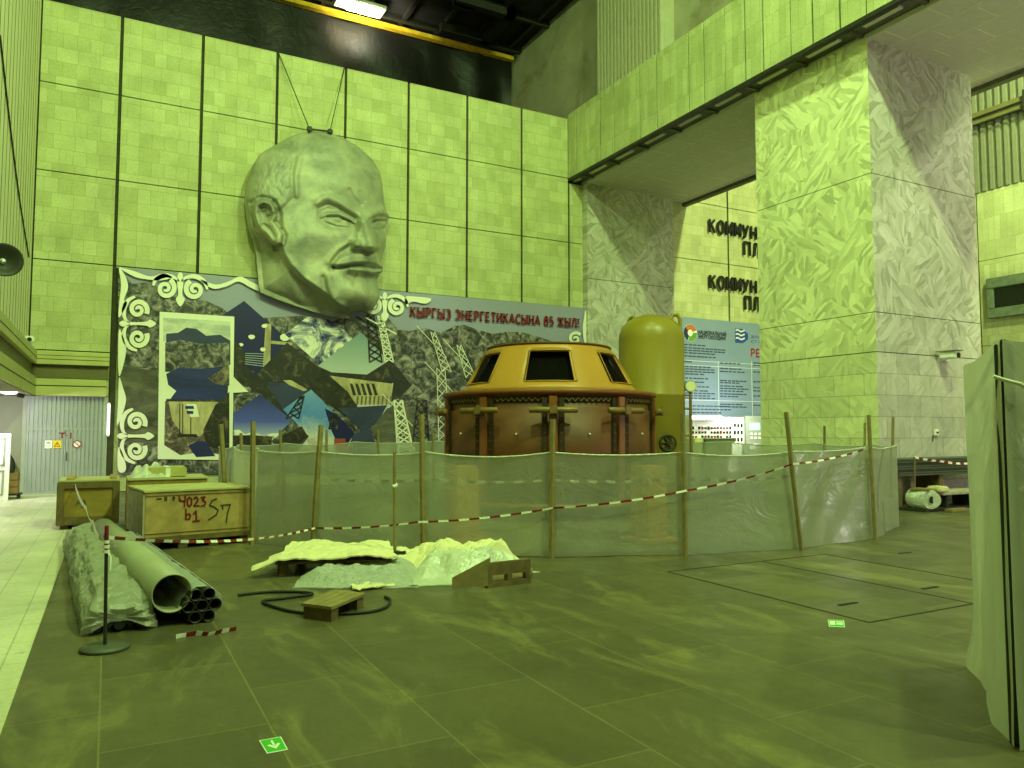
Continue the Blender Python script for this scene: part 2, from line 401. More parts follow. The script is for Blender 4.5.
# pier in the back wall under the beam
m = MB()
for a, b in ((0, 7.03), (7.05, 10.55)): m.box((XP, 22.25, a), (XP2, YB+.3, b), 0)
m.box((XP+.01, 22.27, 0), (XP2-.01, YB+.2, 10.5), 1)
struct(m.build('wall_pier', ['shard_xz', 'groove']))
# pillar: slabs in courses, two facing tones for side and front light
m = MB(); YN, YF = 10.87, 14.25
cs = [0, 3.35, 4.24, 7.38, 10.55]
for i in range(len(cs)-1):
    a, b = cs[i]+.008, cs[i+1]-.008
    x0, y0, x1, y1 = XP, YN, XP2, YF
    vs = [(x0, y0, a), (x1, y0, a), (x1, y1, a), (x0, y1, a), (x0, y0, b), (x1, y0, b), (x1, y1, b), (x0, y1, b)]
    m.add(vs, [(0, 1, 5, 4), (2, 3, 7, 6), (0, 3, 2, 1), (4, 5, 6, 7)], 1); m.add(vs, [(3, 0, 4, 7), (1, 2, 6, 5)], 0)
m.box((XP+.015, YN+.015, 0), (XP2-.015, YF-.015, 10.5), 2)
struct(m.build('wall_pillar', ['shard_yz', 'shard_xz', 'groove']))
# upper beam: panelled parapet, soffit with trough
m = MB(); y = YB; i = 0
m.box((XB+.05, -4, 10.72), (XB+.4, YB+.0, 12.98), 1)
widths = [.62, .78, .66, .8, .7, .64, .86]
while y > -4:
    wd = widths[i % 7]; gp = .1 if i % 3 == 0 else .035
    m.box((XB-.02, y-wd+gp/2, 10.66), (XB+.1, y-gp/2, 13.0), 0); y -= wd; i += 1
m.box((XB-.02, -4, 10.56), (XB+.12, YB, 10.66), 2)
struct(m.build('trim_1', ['stone_yz', 'groove', 'darksteel'])); bpy.data.objects['trim_1'].name = 'wall_beam'
m = MB(); m.box((XB+.62, -4, 10.5), (XB2, YB, 10.75), 0)
m.box((XB+.1, -4, 10.62), (XB+.64, YB, 10.8), 1)
for k in range(17): m.box((XB+.14, -3+k*1.55, 10.56), (XB+.6, -2.9+k*1.55, 10.63), 1)
for k in range(17): m.box((XB+.2, -2.6+k*1.55, 10.58), (XB+.34, -1.7+k*1.55, 10.63), 0)
m.box((XB2-.16, -4, 10.38), (XB2+.05, YB, 10.5), 1)
for k in range(5): m.box((XB+1.4+k*.86, -4, 10.494), (XB+1.42+k*.86, YB, 10.501), 2)
for k in range(26):
    for q in range(6): m.box((XB+.7+q*.86, -3.8+k*1.02+(q % 2)*.5, 10.495), (XB+1.4+q*.86, -3.78+k*1.02+(q % 2)*.5, 10.501), 2)
struct(m.build('ceiling_soffit', ['soffit', 'trough', 'panel_left']))
# upper gallery wall, ribbed column, concrete slab wall above the parapet
m = MB(); m.box((15.5, 8, 12.5), (15.8, 30, 19.5), 0); struct(m.build('wall_upper', 'plaster_dark'))
m = MB(); m.box((15.1, 18.12, 12.4), (15.5, 21.75, 19), 0)
for k in range(18): m.box((14.96, 18.14+k*.2, 12.4), (15.11, 18.14+k*.2+.09, 19), 0)
struct(m.build('wall_ribbed', 'ribbed_light'))
# hall ceiling with truss boards
m = MB(); m.box((-9, -6, 18.4), (16, 34, 18.7), 0)
for k in range(14): m.box((-6+k*1.6, -6, 18.2), (-5.85+k*1.6, 30, 18.4), 1)
for k in range(12): m.box((-9, 28.2-k*2.4, 18.15), (15.5, 28.35-k*2.4, 18.4), 1)
m.box((11.2, 25.6, 17.9), (12.0, 25.9, 18.3), 0); m.box((13.3, 25.4, 17.9), (13.7, 27.9, 18.3), 0); m.box((11.5, 27.6, 17.9), (13.7, 27.95, 18.3), 0); m.box((11.2, 25.4, 17.9), (13.7, 25.75, 18.3), 0)
struct(m.build('ceiling', ['black', 'darksteel']))
m = MB(); m.box((15.0, 8, 16.9), (15.5, 17.0, 17.3)); m.box((15.1, 9, 17.3), (15.5, 16.6, 18.2)); struct(m.build('trim_5', 'black'))
m = MB(); m.box((15.6, 4, 18.2), (26, 30, 18.5)); struct(m.build('ceiling_gallery', 'black'))
# left wall: ribbed upper panels, stepped ledge, passage under it
m = MB(); XL = -1.88
y = -6.; k = 0
while y < YB:
    wd = 1.02; m.box((XL-.06, y+.03, 3.6), (XL, min(y+wd, YB)-.03, 19), 0); y += wd
m.box((XL-.4, -6, 3.6), (XL-.05, YB, 19), 1)
for k in range(56): m.box((XL-.02, -6+k*.51-.012, 3.62), (XL+.004, -6+k*.51+.012, 18.9), 1)
struct(m.build('wall_left', ['panel_left', 'groove']))
def ledge(name, pts3):
    m = MB()
    for (a, b), mi in pts3: m.box(a, b, mi)
    return struct(m.build(name, ['ledge', 'ledge_dark', 'groove']))
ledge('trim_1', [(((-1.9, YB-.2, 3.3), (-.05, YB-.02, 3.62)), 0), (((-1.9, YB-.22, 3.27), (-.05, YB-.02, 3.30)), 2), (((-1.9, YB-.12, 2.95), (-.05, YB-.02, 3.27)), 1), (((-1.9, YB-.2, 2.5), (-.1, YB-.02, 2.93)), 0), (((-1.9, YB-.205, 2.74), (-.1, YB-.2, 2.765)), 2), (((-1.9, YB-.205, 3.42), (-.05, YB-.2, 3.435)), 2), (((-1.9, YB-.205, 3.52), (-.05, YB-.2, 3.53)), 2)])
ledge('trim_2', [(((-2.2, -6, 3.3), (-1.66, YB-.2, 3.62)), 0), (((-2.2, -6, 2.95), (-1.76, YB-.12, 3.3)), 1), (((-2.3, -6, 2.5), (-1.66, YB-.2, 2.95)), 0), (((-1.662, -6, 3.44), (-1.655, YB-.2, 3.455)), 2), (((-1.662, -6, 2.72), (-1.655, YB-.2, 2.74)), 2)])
m = MB(); m.box((-9, -6, 2.48), (-1.7, YB, 2.62)); struct(m.build('ceiling_passage', 'plaster_dark'))
m = MB(); m.box((-9, YB, 0), (-1.93, YB+.4, 2.6)); m.box((-1.93, YB, 2.3), (-.1, YB+.4, 2.6)); struct(m.build('wall_passage', 'plaster'))
m = MB(); m.box((-9.2, -6, 0), (-9, YB, 2.6)); struct(m.build('wall_passage_side', 'plaster'))
# right wall far behind the pillar
m = MB(); XR = 26.0
panels_ = []
for a, b in ((0, 4.45), (4.47, 7.35), (7.37, 9.7)):
    for c, d in ((-4, 6.2), (6.25, 9.7), (9.75, 14.95), (15.0, 18.6), (18.65, YB)): m.box((XR, c, a), (XR+.1, d, b), 0)
m.box((XR+.05, -4, 0), (XR+.4, YB, 9.7), 1)
struct(m.build('wall_right', ['stone_yz', 'groove']))
m = MB(); m.box((XR+.05, -4, 9.7), (XR+.3, YB, 16), 0)
for k in range(105): m.box((XR-.04, -3.9+k*.25, 9.72), (XR+.06, -3.78+k*.25, 16), 0)
struct(m.build('wall_right_ribbed', 'ribbed'))
m = MB(); m.box((XR-.2, 4, 12.05), (XR-.04, YB, 12.45), 0); m.tube([(XR-.25, 4, 12.0), (XR-.25, YB, 12.0)], .04, 8, 1); m.tube([(XR-.25, 4, 12.25), (XR-.25, YB, 12.25)], .03, 8, 1)
for yy in (13.1, 16, 19): m.box((XR-.3, yy, 11.9), (XR-.04, yy+.12, 12.6), 1)
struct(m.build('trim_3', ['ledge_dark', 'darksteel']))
w0 = onX(988, 293, XR-.02)
wd = empty('window_1', (XR-.05, w0.y-1, 5.4), 'green framed slot window in the far right wall beyond the pillar', 'window'); struct(wd)
y1 = w0.y; y0 = y1-4.4
m = MB()
for a, b in (((XR-.14, y0, 6.35), (XR+.02, y1, 6.7)), ((XR-.14, y0, 5.35), (XR+.02, y1, 5.68)), ((XR-.14, y1-.22, 5.68), (XR+.02, y1, 6.35)), ((XR-.14, y0, 5.68), (XR+.02, y0+.22, 6.35)), ((XR-.1, y0+2, 5.68), (XR+.02, y0+2.1, 6.35))): m.bbox(a, b, .02)
m.build('window_frame', 'win_frame', wd)
m = MB(); m.box((XR-.06, y0+.2, 5.66), (XR-.03, y1-.2, 6.36)); m.build('pane', 'glass_dark', wd)
# floor hatches: dark joint lines and lifting slots
m = MB()
def strip(x0, y0, x1, y1, wd=.022):
    if abs(x1-x0) < abs(y1-y0): m.box((x0-wd/2, y0, -.01), (x0+wd/2, y1, .003))
    else: m.box((x0, y0-wd/2, -.01), (x1, y0+wd/2, .003))
strip(5.66, 4.27, 5.66, 6.86); strip(5.66, 4.27, 7.13, 4.27); strip(7.13, 4.27, 7.13, 6.86, .016); strip(5.66, 6.86, 8.25, 6.86, .016); strip(8.25, 4.27, 8.25, 6.86)
for (px, py) in ((905, 553), (848, 604), (930, 588)):
    q = onZ(px, py); m.box((q.x-.12, q.y-.02, 0), (q.x+.12, q.y+.02, .006)); 
struct(m.build('floor_hatch', 'black_rubber'))

# ================================================================== BIG DOOR (back left)
d = empty('door_1', (-.95, YB, 0), 'grey corrugated double gate in the passage at the far left', 'door'); struct(d)
def corr(x0, x1, z0, z1, y, step=.095):
    m = MB(); n = int(round((x1-x0)/step)); st = (x1-x0)/n
    for k in range(n):
        m.box((x0+k*st, y-.026, z0), (x0+k*st+st*.55, y, z1)); m.box((x0+k*st, y-.004, z0), (x0+(k+1)*st, y+.03, z1))
    return m
corr(-1.84, -.98, .06, 1.63, YB-.02).build('door_leaf', 'door', d)
corr(-.97, -.14, .06, 1.63, YB-.02).build('door_leaf', 'door', d)
corr(-1.84, -.14, 1.66, 2.5, YB-.02).build('transom_panel', 'door', d)
m = MB(); m.box((-1.93, YB-.06, 0), (-1.84, YB+.05, 2.5)); m.box((-.14, YB-.06, 0), (-.04, YB+.05, 2.5)); m.box((-1.93, YB-.05, 1.62), (-.05, YB-.03, 1.67)); m.box((-1.93, YB-.12, 0), (-.05, YB+.05, .06))
m.build('door_frame', 'grey_box', d)
m = MB(); m.tube([(-.94, YB-.04, .85), (-.94, YB-.09, .85), (-.94, YB-.09, 1.05), (-.94, YB-.04, 1.05)], .012, 8); m.build('door_handle', 'darksteel', d)
sg = MB(); vs, fs = text_fit('T·1', -1.13, -.85, 1.41, .15, YB-.05, .02); sg.add(vs, fs)
o = sg.build('lettering', 'red_dark', d)
o = MB().box((-1.43, YB-.055, 1.16), (-1.27, YB-.045, 1.36)).build('notice', 'white', d)
MB().box((-1.39, YB-.058, 1.28), (-1.31, YB-.055, 1.32)).box((-1.4, YB-.058, 1.22), (-1.30, YB-.055, 1.23)).build('notice_print', 'grey_box', o)
wsg = MB().bbox((-1.25, YB-.055, 1.16), (-1.07, YB-.045, 1.36), .004).build('warning_sign', simple('warning yellow', rgb(236, 190, 30), .5, 0, .04), d)
MB().poly([(-1.235, 1.2), (-1.085, 1.2), (-1.16, 1.33)], YB-.058, .003).build('triangle', 'letters', wsg)
MB().poly([(-1.212, 1.213), (-1.108, 1.213), (-1.16, 1.305)], YB-.061, .003).build('triangle_field', bpy.data.materials['warning yellow'], wsg)
MB().poly([(-1.165, 1.29), (-1.15, 1.29), (-1.158, 1.26), (-1.147, 1.26), (-1.166, 1.222), (-1.162, 1.25), (-1.174, 1.25)], YB-.064, .003).build('bolt_mark', 'letters', wsg)
pc = (-.72, 1.26)
circ = lambda r, n=28: [(pc[0]+r*math.cos(2*math.pi*k/n), pc[1]+r*math.sin(2*math.pi*k/n)) for k in range(n)]
ps = MB().poly(circ(.1), YB-.055, .01).build('prohibition_sign', 'red', d)
MB().poly(circ(.075), YB-.058, .003).build('sign_field', 'white', ps)
MB().poly([(pc[0]-.06, pc[1]+.045), (pc[0]-.045, pc[1]+.06), (pc[0]+.06, pc[1]-.045), (pc[0]+.045, pc[1]-.06)], YB-.061, .003).build('sign_bar', 'red', ps)
# fluorescent tube standing by the gate
t = empty('tube_lamp', (-.02, YB-.14, 1.6), 'white upright fluorescent tube between the grey gate and the mural', 'lamp')
MB().tube([(-.02, YB-.14, 1.5), (-.02, YB-.14, 2.3)], .035, 10).build('tube', emit('tube glow', (.95, 1, .9, 1), 1.6), t)
MB().box((-.05, YB-.14, 1.46), (.01, YB-.09, 1.5)).box((-.05, YB-.14, 2.3), (.01, YB-.09, 2.34)).box((-.04, YB-.1, 1.46), (0, YB-.08, 2.34)).build('lamp_holder', 'white', t)

# ================================================================== MURAL BANNER
BY = YB-.16
def bp(px, py):
    q = onY(px, py, BY); return (q.x, q.z)
ban = empty('mural_banner', (7.5, BY, .4), 'huge printed mural banner with white scroll border, mountain photos and a red title', 'banner')
s = NT('printed sky'); v = s.coord(); f = s.noise(v, .25, 3); s.l(s.ramp(f, [(.3, rgb(140, 138, 166)), (.7, rgb(156, 154, 190))]), s.b.inputs['Base Color']); s.b.inputs['Roughness'].default_value = .5; M['p_sky'] = s.m
def scrub(name, stops, scale, dist=1., sx=1, sy=1):
    s = NT(name); v = s.coord(); mp = s.n('ShaderNodeMapping'); mp.inputs['Scale'].default_value = (sx, 1, sy); s.l(v, mp.inputs['Vector'])
    f = s.noise(mp.outputs[0], scale, 9, .72, dist); s.l(s.ramp(f, stops), s.b.inputs['Base Color']); s.b.inputs['Roughness'].default_value = .5; return s.m
M['p_mount'] = scrub('printed mountains', [(.40, rgb(24, 22, 28)), (.48, rgb(76, 70, 74)), (.55, rgb(122, 114, 114)), (.63, rgb(170, 160, 156))], 3.8)
M['p_scrub'] = scrub('printed hillside', [(.3, rgb(40, 38, 36)), (.5, rgb(88, 82, 74)), (.7, rgb(128, 118, 100))], 1.5, 1., .5, 1.6)
M['p_rock'] = scrub('printed rock', [(.38, rgb(14, 11, 14)), (.55, rgb(42, 34, 32)), (.72, rgb(120, 104, 84))], 3.2)
M['p_cloud'] = scrub('printed clouds', [(.40, rgb(24, 24, 110)), (.47, rgb(150, 146, 170)), (.53, rgb(236, 228, 222))], 1.3)
M['p_cloud2'] = scrub('printed soft clouds', [(.35, rgb(150, 160, 166)), (.55, rgb(216, 212, 200))], 1.4, .6, .6, 1.6)
M['p_navy'] = simple('printed navy', rgb(20, 16, 86), .5, 0, .1, 1)
M['p_water'] = scrub('printed lake', [(.35, rgb(18, 20, 80)), (.65, rgb(34, 44, 124))], .8, .4, .4, 2.5)
M['p_teal'] = simple('printed dark teal', rgb(50, 54, 92), .5, 0, .25, 2)
M['p_dam'] = scrub('printed dam', [(.35, rgb(150, 130, 100)), (.65, rgb(206, 190, 150))], 1.6, .5, 2, .6)
M['p_brown'] = scrub('printed canyon', [(.36, rgb(30, 22, 28)), (.5, rgb(100, 84, 80)), (.66, rgb(190, 170, 144))], 3.4, 1.)
M['p_cream'] = simple('printed cream', rgb(238, 232, 218), .5, 0, .02)
def vgrad(name, z0, z1, stops, nz=0.):
    s = NT(name); v = s.coord(); sp = s.n('ShaderNodeSeparateXYZ'); s.l(v, sp.inputs[0])
    t = s.math('DIVIDE', s.math('SUBTRACT', sp.outputs[2], z0), z1-z0)
    if nz: t = s.math('ADD', t, s.math('MULTIPLY', s.math('SUBTRACT', s.noise(v, 1.6, 5, .6, .6), .5), nz))
    s.l(s.ramp(t, stops), s.b.inputs['Base Color']); s.b.inputs['Roughness'].default_value = .5; return s.m
zz = lambda py: onY(330, py, BY).z
M['p_bluesky'] = vgrad('printed evening sky', zz(435), zz(392), [(0, rgb(160, 164, 214)), (.3, rgb(76, 84, 190)), (1, rgb(20, 20, 96))])
M['p_sunset'] = vgrad('printed sunset', zz(450), zz(388), [(0, rgb(150, 110, 110)), (.18, rgb(206, 200, 200)), (.5, rgb(84, 130, 214)), (1, rgb(116, 156, 214))], .8)
M['p_pale'] = vgrad('printed pale sky', zz(375), zz(332), [(0, rgb(190, 192, 200)), (1, rgb(112, 136, 150))], .15)
lay = [0]
def cut(name, pts, mat, parent=ban, step=1, to=None):
    lay[0] += step
    return MB().poly(pts, BY-.03-lay[0]*.0006, .001, 0, to or bp).build(name, mat, parent)
MB().poly([(118, 267), (585, 308), (589, 470), (118, 474)], BY, .03, 0, bp).build('banner_sheet', 'p_sky', ban)
# distant ridges printed on the sheet
rid = [(118, 268), (132, 284), (150, 282), (170, 296), (190, 300), (206, 301), (222, 308), (238, 322), (262, 318), (300, 316), (330, 322), (348, 316), (372, 330), (388, 318), (398, 330), (410, 331), (425, 328), (440, 333), (455, 326), (464, 325), (478, 330), (492, 334), (505, 332), (520, 332), (536, 336), (556, 343), (570, 350), (587, 356), (588, 468), (118, 472)]
cut('mountain_print', rid, 'p_mount')
cut('hillside_print', [(118, 365), (150, 370), (158, 372), (158, 472), (118, 472)], 'p_scrub')
cut('hillside_print', [(118, 440), (240, 455), (300, 462), (300, 472), (118, 472)], 'p_mount')
def c2(x, y): return bp(220+x/4.8, 300+y/4.8)
def c1(x, y): return bp(110+x/3.49, 260+y/3.49)
# tilted photographs
o = cut('navy_photo', [(115, 5), (330, 195), (250, 330), (130, 420), (65, 380), (60, 75), (10, 75)], 'p_navy', to=c2)
cut('column_print', [(218, 112), (245, 118), (240, 305), (205, 318)], 'p_dam', o, to=c2)
cut('pipe_print', [(240, 195), (345, 205), (345, 218), (240, 210)], 'p_dam', o, to=c2)
for (x, y, r) in ((212, 125, 12), (205, 238, 12), (310, 180, 22), (150, 178, 14), (100, 215, 10), (75, 260, 10), (110, 300, 9)):
    cut('white_print', [(x+r*math.cos(a)*(1+.4*random.random()), y+r*.8*math.sin(a)) for a in [k*math.pi/5 for k in range(10)]], 'p_cream', o, to=c2)
cut('scrub_print', [(62, 200), (90, 210), (120, 260), (130, 330), (170, 345), (130, 420), (62, 380)], 'p_rock', o, to=c2)
for k in range(6): cut('wire_print', [(120, 255+k*10), (215, 258+k*12), (215, 261+k*12), (120, 258+k*10)], 'p_pale', o, to=c2)
o = cut('cloud_photo', [(420, 80), (520, 95), (600, 150), (640, 195), (500, 330), (310, 165)], 'p_cloud', to=c2)
o = cut('rock_photo', [(320, 205), (500, 345), (560, 350), (660, 440), (690, 520), (600, 560), (430, 430), (330, 580), (270, 560), (195, 450), (125, 410), (210, 320)], 'p_rock', to=c2)
cut('reservoir_print', [(230, 392), (330, 400), (420, 440), (380, 470), (300, 520), (240, 440)], 'p_teal', o, to=c2)
cut('road_print', [(300, 385), (340, 385), (420, 432), (400, 438), (330, 408)], 'p_dam', o, to=c2)
o = cut('dam_photo', [(675, 155), (918, 410), (690, 640), (640, 560), (560, 440), (470, 315)], 'p_pale', to=c2)
cut('dark_hill_print', [(820, 285), (918, 410), (860, 470), (800, 500), (700, 360)], 'p_rock', o, to=c2)
cut('slope_print', [(470, 318), (560, 360), (640, 460), (660, 520), (600, 560)], 'p_rock', o, to=c2)
cut('dam_wall_print', [(520, 360), (700, 372), (830, 400), (815, 500), (650, 500), (610, 440)], 'p_dam', o, to=c2)
cut('roof_print', [(500, 345), (700, 358), (825, 385), (822, 402), (690, 385), (510, 362)], 'p_rock', o, to=c2)
for k in range(5): cut('gate_print', [(620+k*26, 400), (634+k*26, 402), (652+k*26, 458), (636+k*26, 458)], 'p_rock', o, to=c2)
for k in range(9): cut('buttress_print', [(655+k*20, 462), (664+k*20, 462), (660+k*20, 504), (652+k*20, 504)], 'p_scrub', o, to=c2)
cut('water_print', [(560, 520), (800, 505), (770, 560), (690, 640), (620, 570)], 'p_teal', o, to=c2)
cut('bank_print', [(720, 620), (800, 520), (920, 510), (960, 640), (960, 740), (800, 740)], 'p_scrub', to=c2)
o = cut('evening_photo', [(190, 452), (345, 578), (270, 650), (180, 720), (64, 720), (64, 545)], 'p_bluesky', to=c2)
cut('snow_print', [(64, 625), (90, 622), (120, 645), (160, 630), (200, 650), (250, 640), (290, 640), (230, 690), (64, 690)], 'p_cloud', o, to=c2)
cut('foothill_print', [(64, 650), (150, 648), (250, 655), (240, 720), (64, 735)], 'p_rock', o, to=c2)
o = cut('sunset_photo', [(435, 430), (645, 640), (600, 725), (360, 735), (425, 655), (300, 525)], 'p_sunset', to=c2)
cut('dusk_print', [(500, 520), (560, 550), (645, 640), (600, 705), (560, 690), (530, 620)], 'p_navy', o, to=c2)
cut('glow_print', [(545, 665), (600, 665), (600, 720), (545, 725)], simple('printed ember', rgb(150, 60, 60), .5, 0, .4, 6), o, to=c2)
cut('night_photo', [(390, 605), (420, 655), (345, 715), (255, 715), (300, 650)], 'p_rock', to=c2)
cut('mist_photo', [(640, 640), (720, 620), (760, 735), (600, 735)], 'p_teal', to=c2)
def lattice(name, base, top, wb, wt, n, mat, to, lw=2.2):
    lay[0] += 1
    m = MB(); L = []; R = []
    for k in range(n+1):
        t = k/n; x = base[0]+(top[0]-base[0])*t; y = base[1]+(top[1]-base[1])*t; wd = wb+(wt-wb)*t
        L.append((x-wd/2, y)); R.append((x+wd/2, y))
    def ln(a, b):
        d = Vector((b[0]-a[0], b[1]-a[1])); nn = Vector((-d.y, d.x)).normalized()*lw/2
        m.poly([(a[0]+nn.x, a[1]+nn.y), (b[0]+nn.x, b[1]+nn.y), (b[0]-nn.x, b[1]-nn.y), (a[0]-nn.x, a[1]-nn.y)], BY-.03-lay[0]*.0006, .003, 0, to)
    ln(L[0], L[-1]); ln(R[0], R[-1])
    for k in range(n): ln(L[k], R[k+1]); ln(R[k], L[k+1])
    return m, ln
for args, mat in (((( 745, 300), (720, 70), 60, 30, 7), 'p_rock'), (((810, 300), (765, 75), 40, 24, 8), 'p_cream'), (((890, 735), (850, 480), 80, 36, 6), 'p_cream'), (((960, 735), (965, 480), 90, 40, 6), 'p_rock'), (((345, 570), (395, 460), 60, 14, 4), 'p_rock'), (((540, 620), (545, 545), 40, 18, 3), 'p_rock')):
    m, ln = lattice('pylon_print', *args, mat, c2, 6 if mat == 'p_cream' else 7)
    if args[1][1] < 500 and args[0][1] < 400: ln((args[1][0]-70, args[1][1]+10), (args[1][0]+80, args[1][1]+90))
    m.build('pylon_print', mat, ban)
def idp(x, y): return bp(x, y)
for args in (((446, 372), (432, 332), 9, 4, 6), ((444, 440), (440, 368), 12, 8, 7), ((405, 450), (398, 400), 13, 8, 5), ((470, 378), (458, 345), 10, 4, 4)):
    m, ln = lattice('pylon_print', *args, None, idp, .6)
    ln((args[1][0]-16, args[1][1]-6), (args[1][0]+14, args[1][1]+26))
    m.build('pylon_print', 'p_cream', ban)
# framed reservoir photograph
fr = cut('framed_photo', [(159.5, 312), (234, 317), (232, 460), (157.5, 459)], 'p_cream')
cut('cloud_print', [(163, 318), (230, 322), (230, 345), (163, 342)], 'p_cloud2', fr)
cut('far_ridge_print', [(166, 334), (178, 333), (186, 328), (196, 329), (206, 336), (220, 335), (230, 341), (230, 365), (166, 362)], 'p_teal', fr)
cut('shore_print', [(165, 343), (180, 340), (200, 344), (229, 343), (229, 372), (165, 372)], 'p_mount', fr)
cut('lake_print', [(166, 374), (178, 368), (200, 369), (229, 366), (227, 400), (168, 402), (176, 391), (168, 385)], 'p_water', fr)
cut('far_bank_print', [(207, 378), (218, 372), (229, 362), (229, 386), (215, 384)], 'p_brown', fr)
cut('canyon_print', [(165, 401), (229, 401), (228, 455), (200, 452), (180, 455), (164, 445)], 'p_brown', fr)
cut('dam_wall_print', [(168, 400), (220, 401), (210, 425), (200, 436), (182, 434), (172, 420)], 'p_dam', fr)
cut('crest_print', [(166, 399), (224, 400), (224, 402), (166, 401.5)], 'p_rock', fr)
cut('rock_print', [(215, 405), (229, 392), (229, 452), (206, 446), (203, 430)], 'p_rock', fr)
cut('pool_print', [(188, 446), (197, 441), (206, 442), (215, 456), (196, 457)], 'p_water', fr)
cut('powerhouse_print', [(178, 434), (196, 434), (198, 437), (177, 437)], 'p_rock', fr)
for x in (179, 182, 190): cut('penstock_print', [(x, 404), (x+1, 404), (x+1, 434), (x, 434)], 'p_rock', fr)
cut('spray_print', [(186, 404), (196, 404), (199, 417), (190, 417)], 'p_cream', fr)
cut('flag_print', [(185, 406), (193, 406), (194, 409), (185, 409)], 'p_water', fr)
cut('flag_print', [(186, 411), (193, 411), (193, 414), (187, 414)], 'p_water', fr)
cut('corner_print', [(233, 377), (248, 392), (233, 393)], 'p_cream')
# white scrolls
def ribbon(m, pts, ws, y):
    n = len(pts)
    for i in range(n-1):
        d0 = Vector(pts[min(i+1, n-1)])-Vector(pts[max(i-1, 0)]); d1 = Vector(pts[min(i+2, n-1)])-Vector(pts[i])
        n0 = Vector((-d0.y, d0.x)).normalized()*ws[i]/2; n1 = Vector((-d1.y, d1.x)).normalized()*ws[i+1]/2
        a, b = Vector(pts[i]), Vector(pts[i+1])
        m.poly([tuple(a+n0), tuple(b+n1), tuple(b-n1), tuple(a-n0)], y, .004, 0, bp)
def spiral(m, c, r, a0, turns, sgn, w0, y, tail=None):
    pts = []; ws = []; n = 34
    if tail:
        for k in range(6):
            t = k/6; pts.append((tail[0]+(c[0]+r*math.cos(a0)-tail[0])*t, tail[1]+(c[1]+r*math.sin(a0)-tail[1])*t)); ws.append(w0*(.2+.8*t))
    for k in range(n+1):
        t = k/n; a = a0+sgn*t*turns*2*math.pi; rr = r*(1-.88*t); pts.append((c[0]+rr*math.cos(a), c[1]+rr*math.sin(a))); ws.append(w0*(1-.35*t))
    ribbon(m, pts, ws, y)
def leaf(m, pts, y):
    P = [Vector(p) for p in pts]; n = len(P); o = []
    for i in range(n):
        p0, p1, p2, p3 = P[i-1], P[i], P[(i+1) % n], P[(i+2) % n]
        for k in range(4):
            t = k/4; q = .5*((2*p1)+(-p0+p2)*t+(2*p0-5*p1+4*p2-p3)*t*t+(-p0+3*p1-3*p2+p3)*t**3); o.append((q.x, q.y))
    m.poly(o, y, .004, 0, bp)
lay[0] += 2; OY = BY-.03-lay[0]*.0006
def crescent(m, pts, w):
    P = smooth([Vector((p[0], p[1], 0)) for p in pts], 6); n = len(P)-1
    ribbon(m, [(q.x, q.y) for q in P], [w*(.15+.85*math.sin(math.pi*min(1, .12+.88*i/n))) for i in range(n+1)], OY)
def scroll_h(cx, cy, k=1., pointer=True):
    m = MB()
    spiral(m, (cx-14.5*k, cy), 9.5*k, -.35*math.pi, 1.55, 1, 5.*k, OY, None); spiral(m, (cx+14.5*k, cy+1), 9.5*k, -.65*math.pi, 1.55, -1, 5.*k, OY, None)
    leaf(m, [(cx-2*k, cy-15*k), (cx+2*k, cy-15*k), (cx+3*k, cy-5*k), (cx+2*k, cy+6*k), (cx+4.5*k, cy+11*k), (cx, cy+18*k), (cx-4.5*k, cy+11*k), (cx-2*k, cy+6*k), (cx-3*k, cy-5*k)], OY)
    crescent(m, [(cx-27*k, cy-3*k), (cx-24*k, cy-9*k), (cx-15*k, cy-13*k), (cx-6*k, cy-11*k), (cx-1*k, cy-7*k)], 4.5*k)
    crescent(m, [(cx+27*k, cy+1*k), (cx+24*k, cy-7*k), (cx+15*k, cy-12*k), (cx+6*k, cy-11*k), (cx+1*k, cy-7*k)], 4.5*k)
    return m
def scroll_v(cx, cy, k=1.):
    m = MB()
    spiral(m, (cx, cy-14*k), 9.5*k, .15*math.pi, 1.55, -1, 5.*k, OY); spiral(m, (cx, cy+14*k), 9.5*k, -.15*math.pi, 1.55, 1, 5.*k, OY)
    leaf(m, [(cx-19*k, cy), (cx-15*k, cy-3*k), (cx-5*k, cy-1.5*k), (cx+8*k, cy-2*k), (cx+12*k, cy-4*k), (cx+18*k, cy), (cx+12*k, cy+4*k), (cx+8*k, cy+2*k), (cx-5*k, cy+1.5*k), (cx-15*k, cy+3*k)], OY)
    crescent(m, [(cx-3*k, cy-27*k), (cx-10*k, cy-23*k), (cx-14*k, cy-14*k), (cx-13*k, cy-5*k), (cx-8*k, cy-1*k)], 4.5*k)
    crescent(m, [(cx-1*k, cy+27*k), (cx-9*k, cy+23*k), (cx-14*k, cy+14*k), (cx-13*k, cy+5*k), (cx-8*k, cy+1*k)], 4.5*k)
    return m
scroll_h(180, 289).build('scroll_ornament', 'p_cream', ban)
scroll_v(138, 324).build('scroll_ornament', 'p_cream', ban)
scroll_v(136, 436).build('scroll_ornament', 'p_cream', ban)
scroll_h(384, 306.5, .85).build('scroll_ornament', 'p_cream', ban)
m = MB(); leaf(m, [(119, 268), (135, 272), (150, 277), (163, 274), (172, 278), (160, 281), (148, 280), (134, 277)], OY); leaf(m, [(119, 269), (125, 276), (128, 288), (124, 300), (127, 304), (119, 318), (119, 305), (121, 285)], OY)
m.build('corner_leaf', 'p_cream', ban)
m = MB()
def one(L):
    m = MB(); leaf(m, L, OY); m.build('border_leaf', 'p_cream', ban)
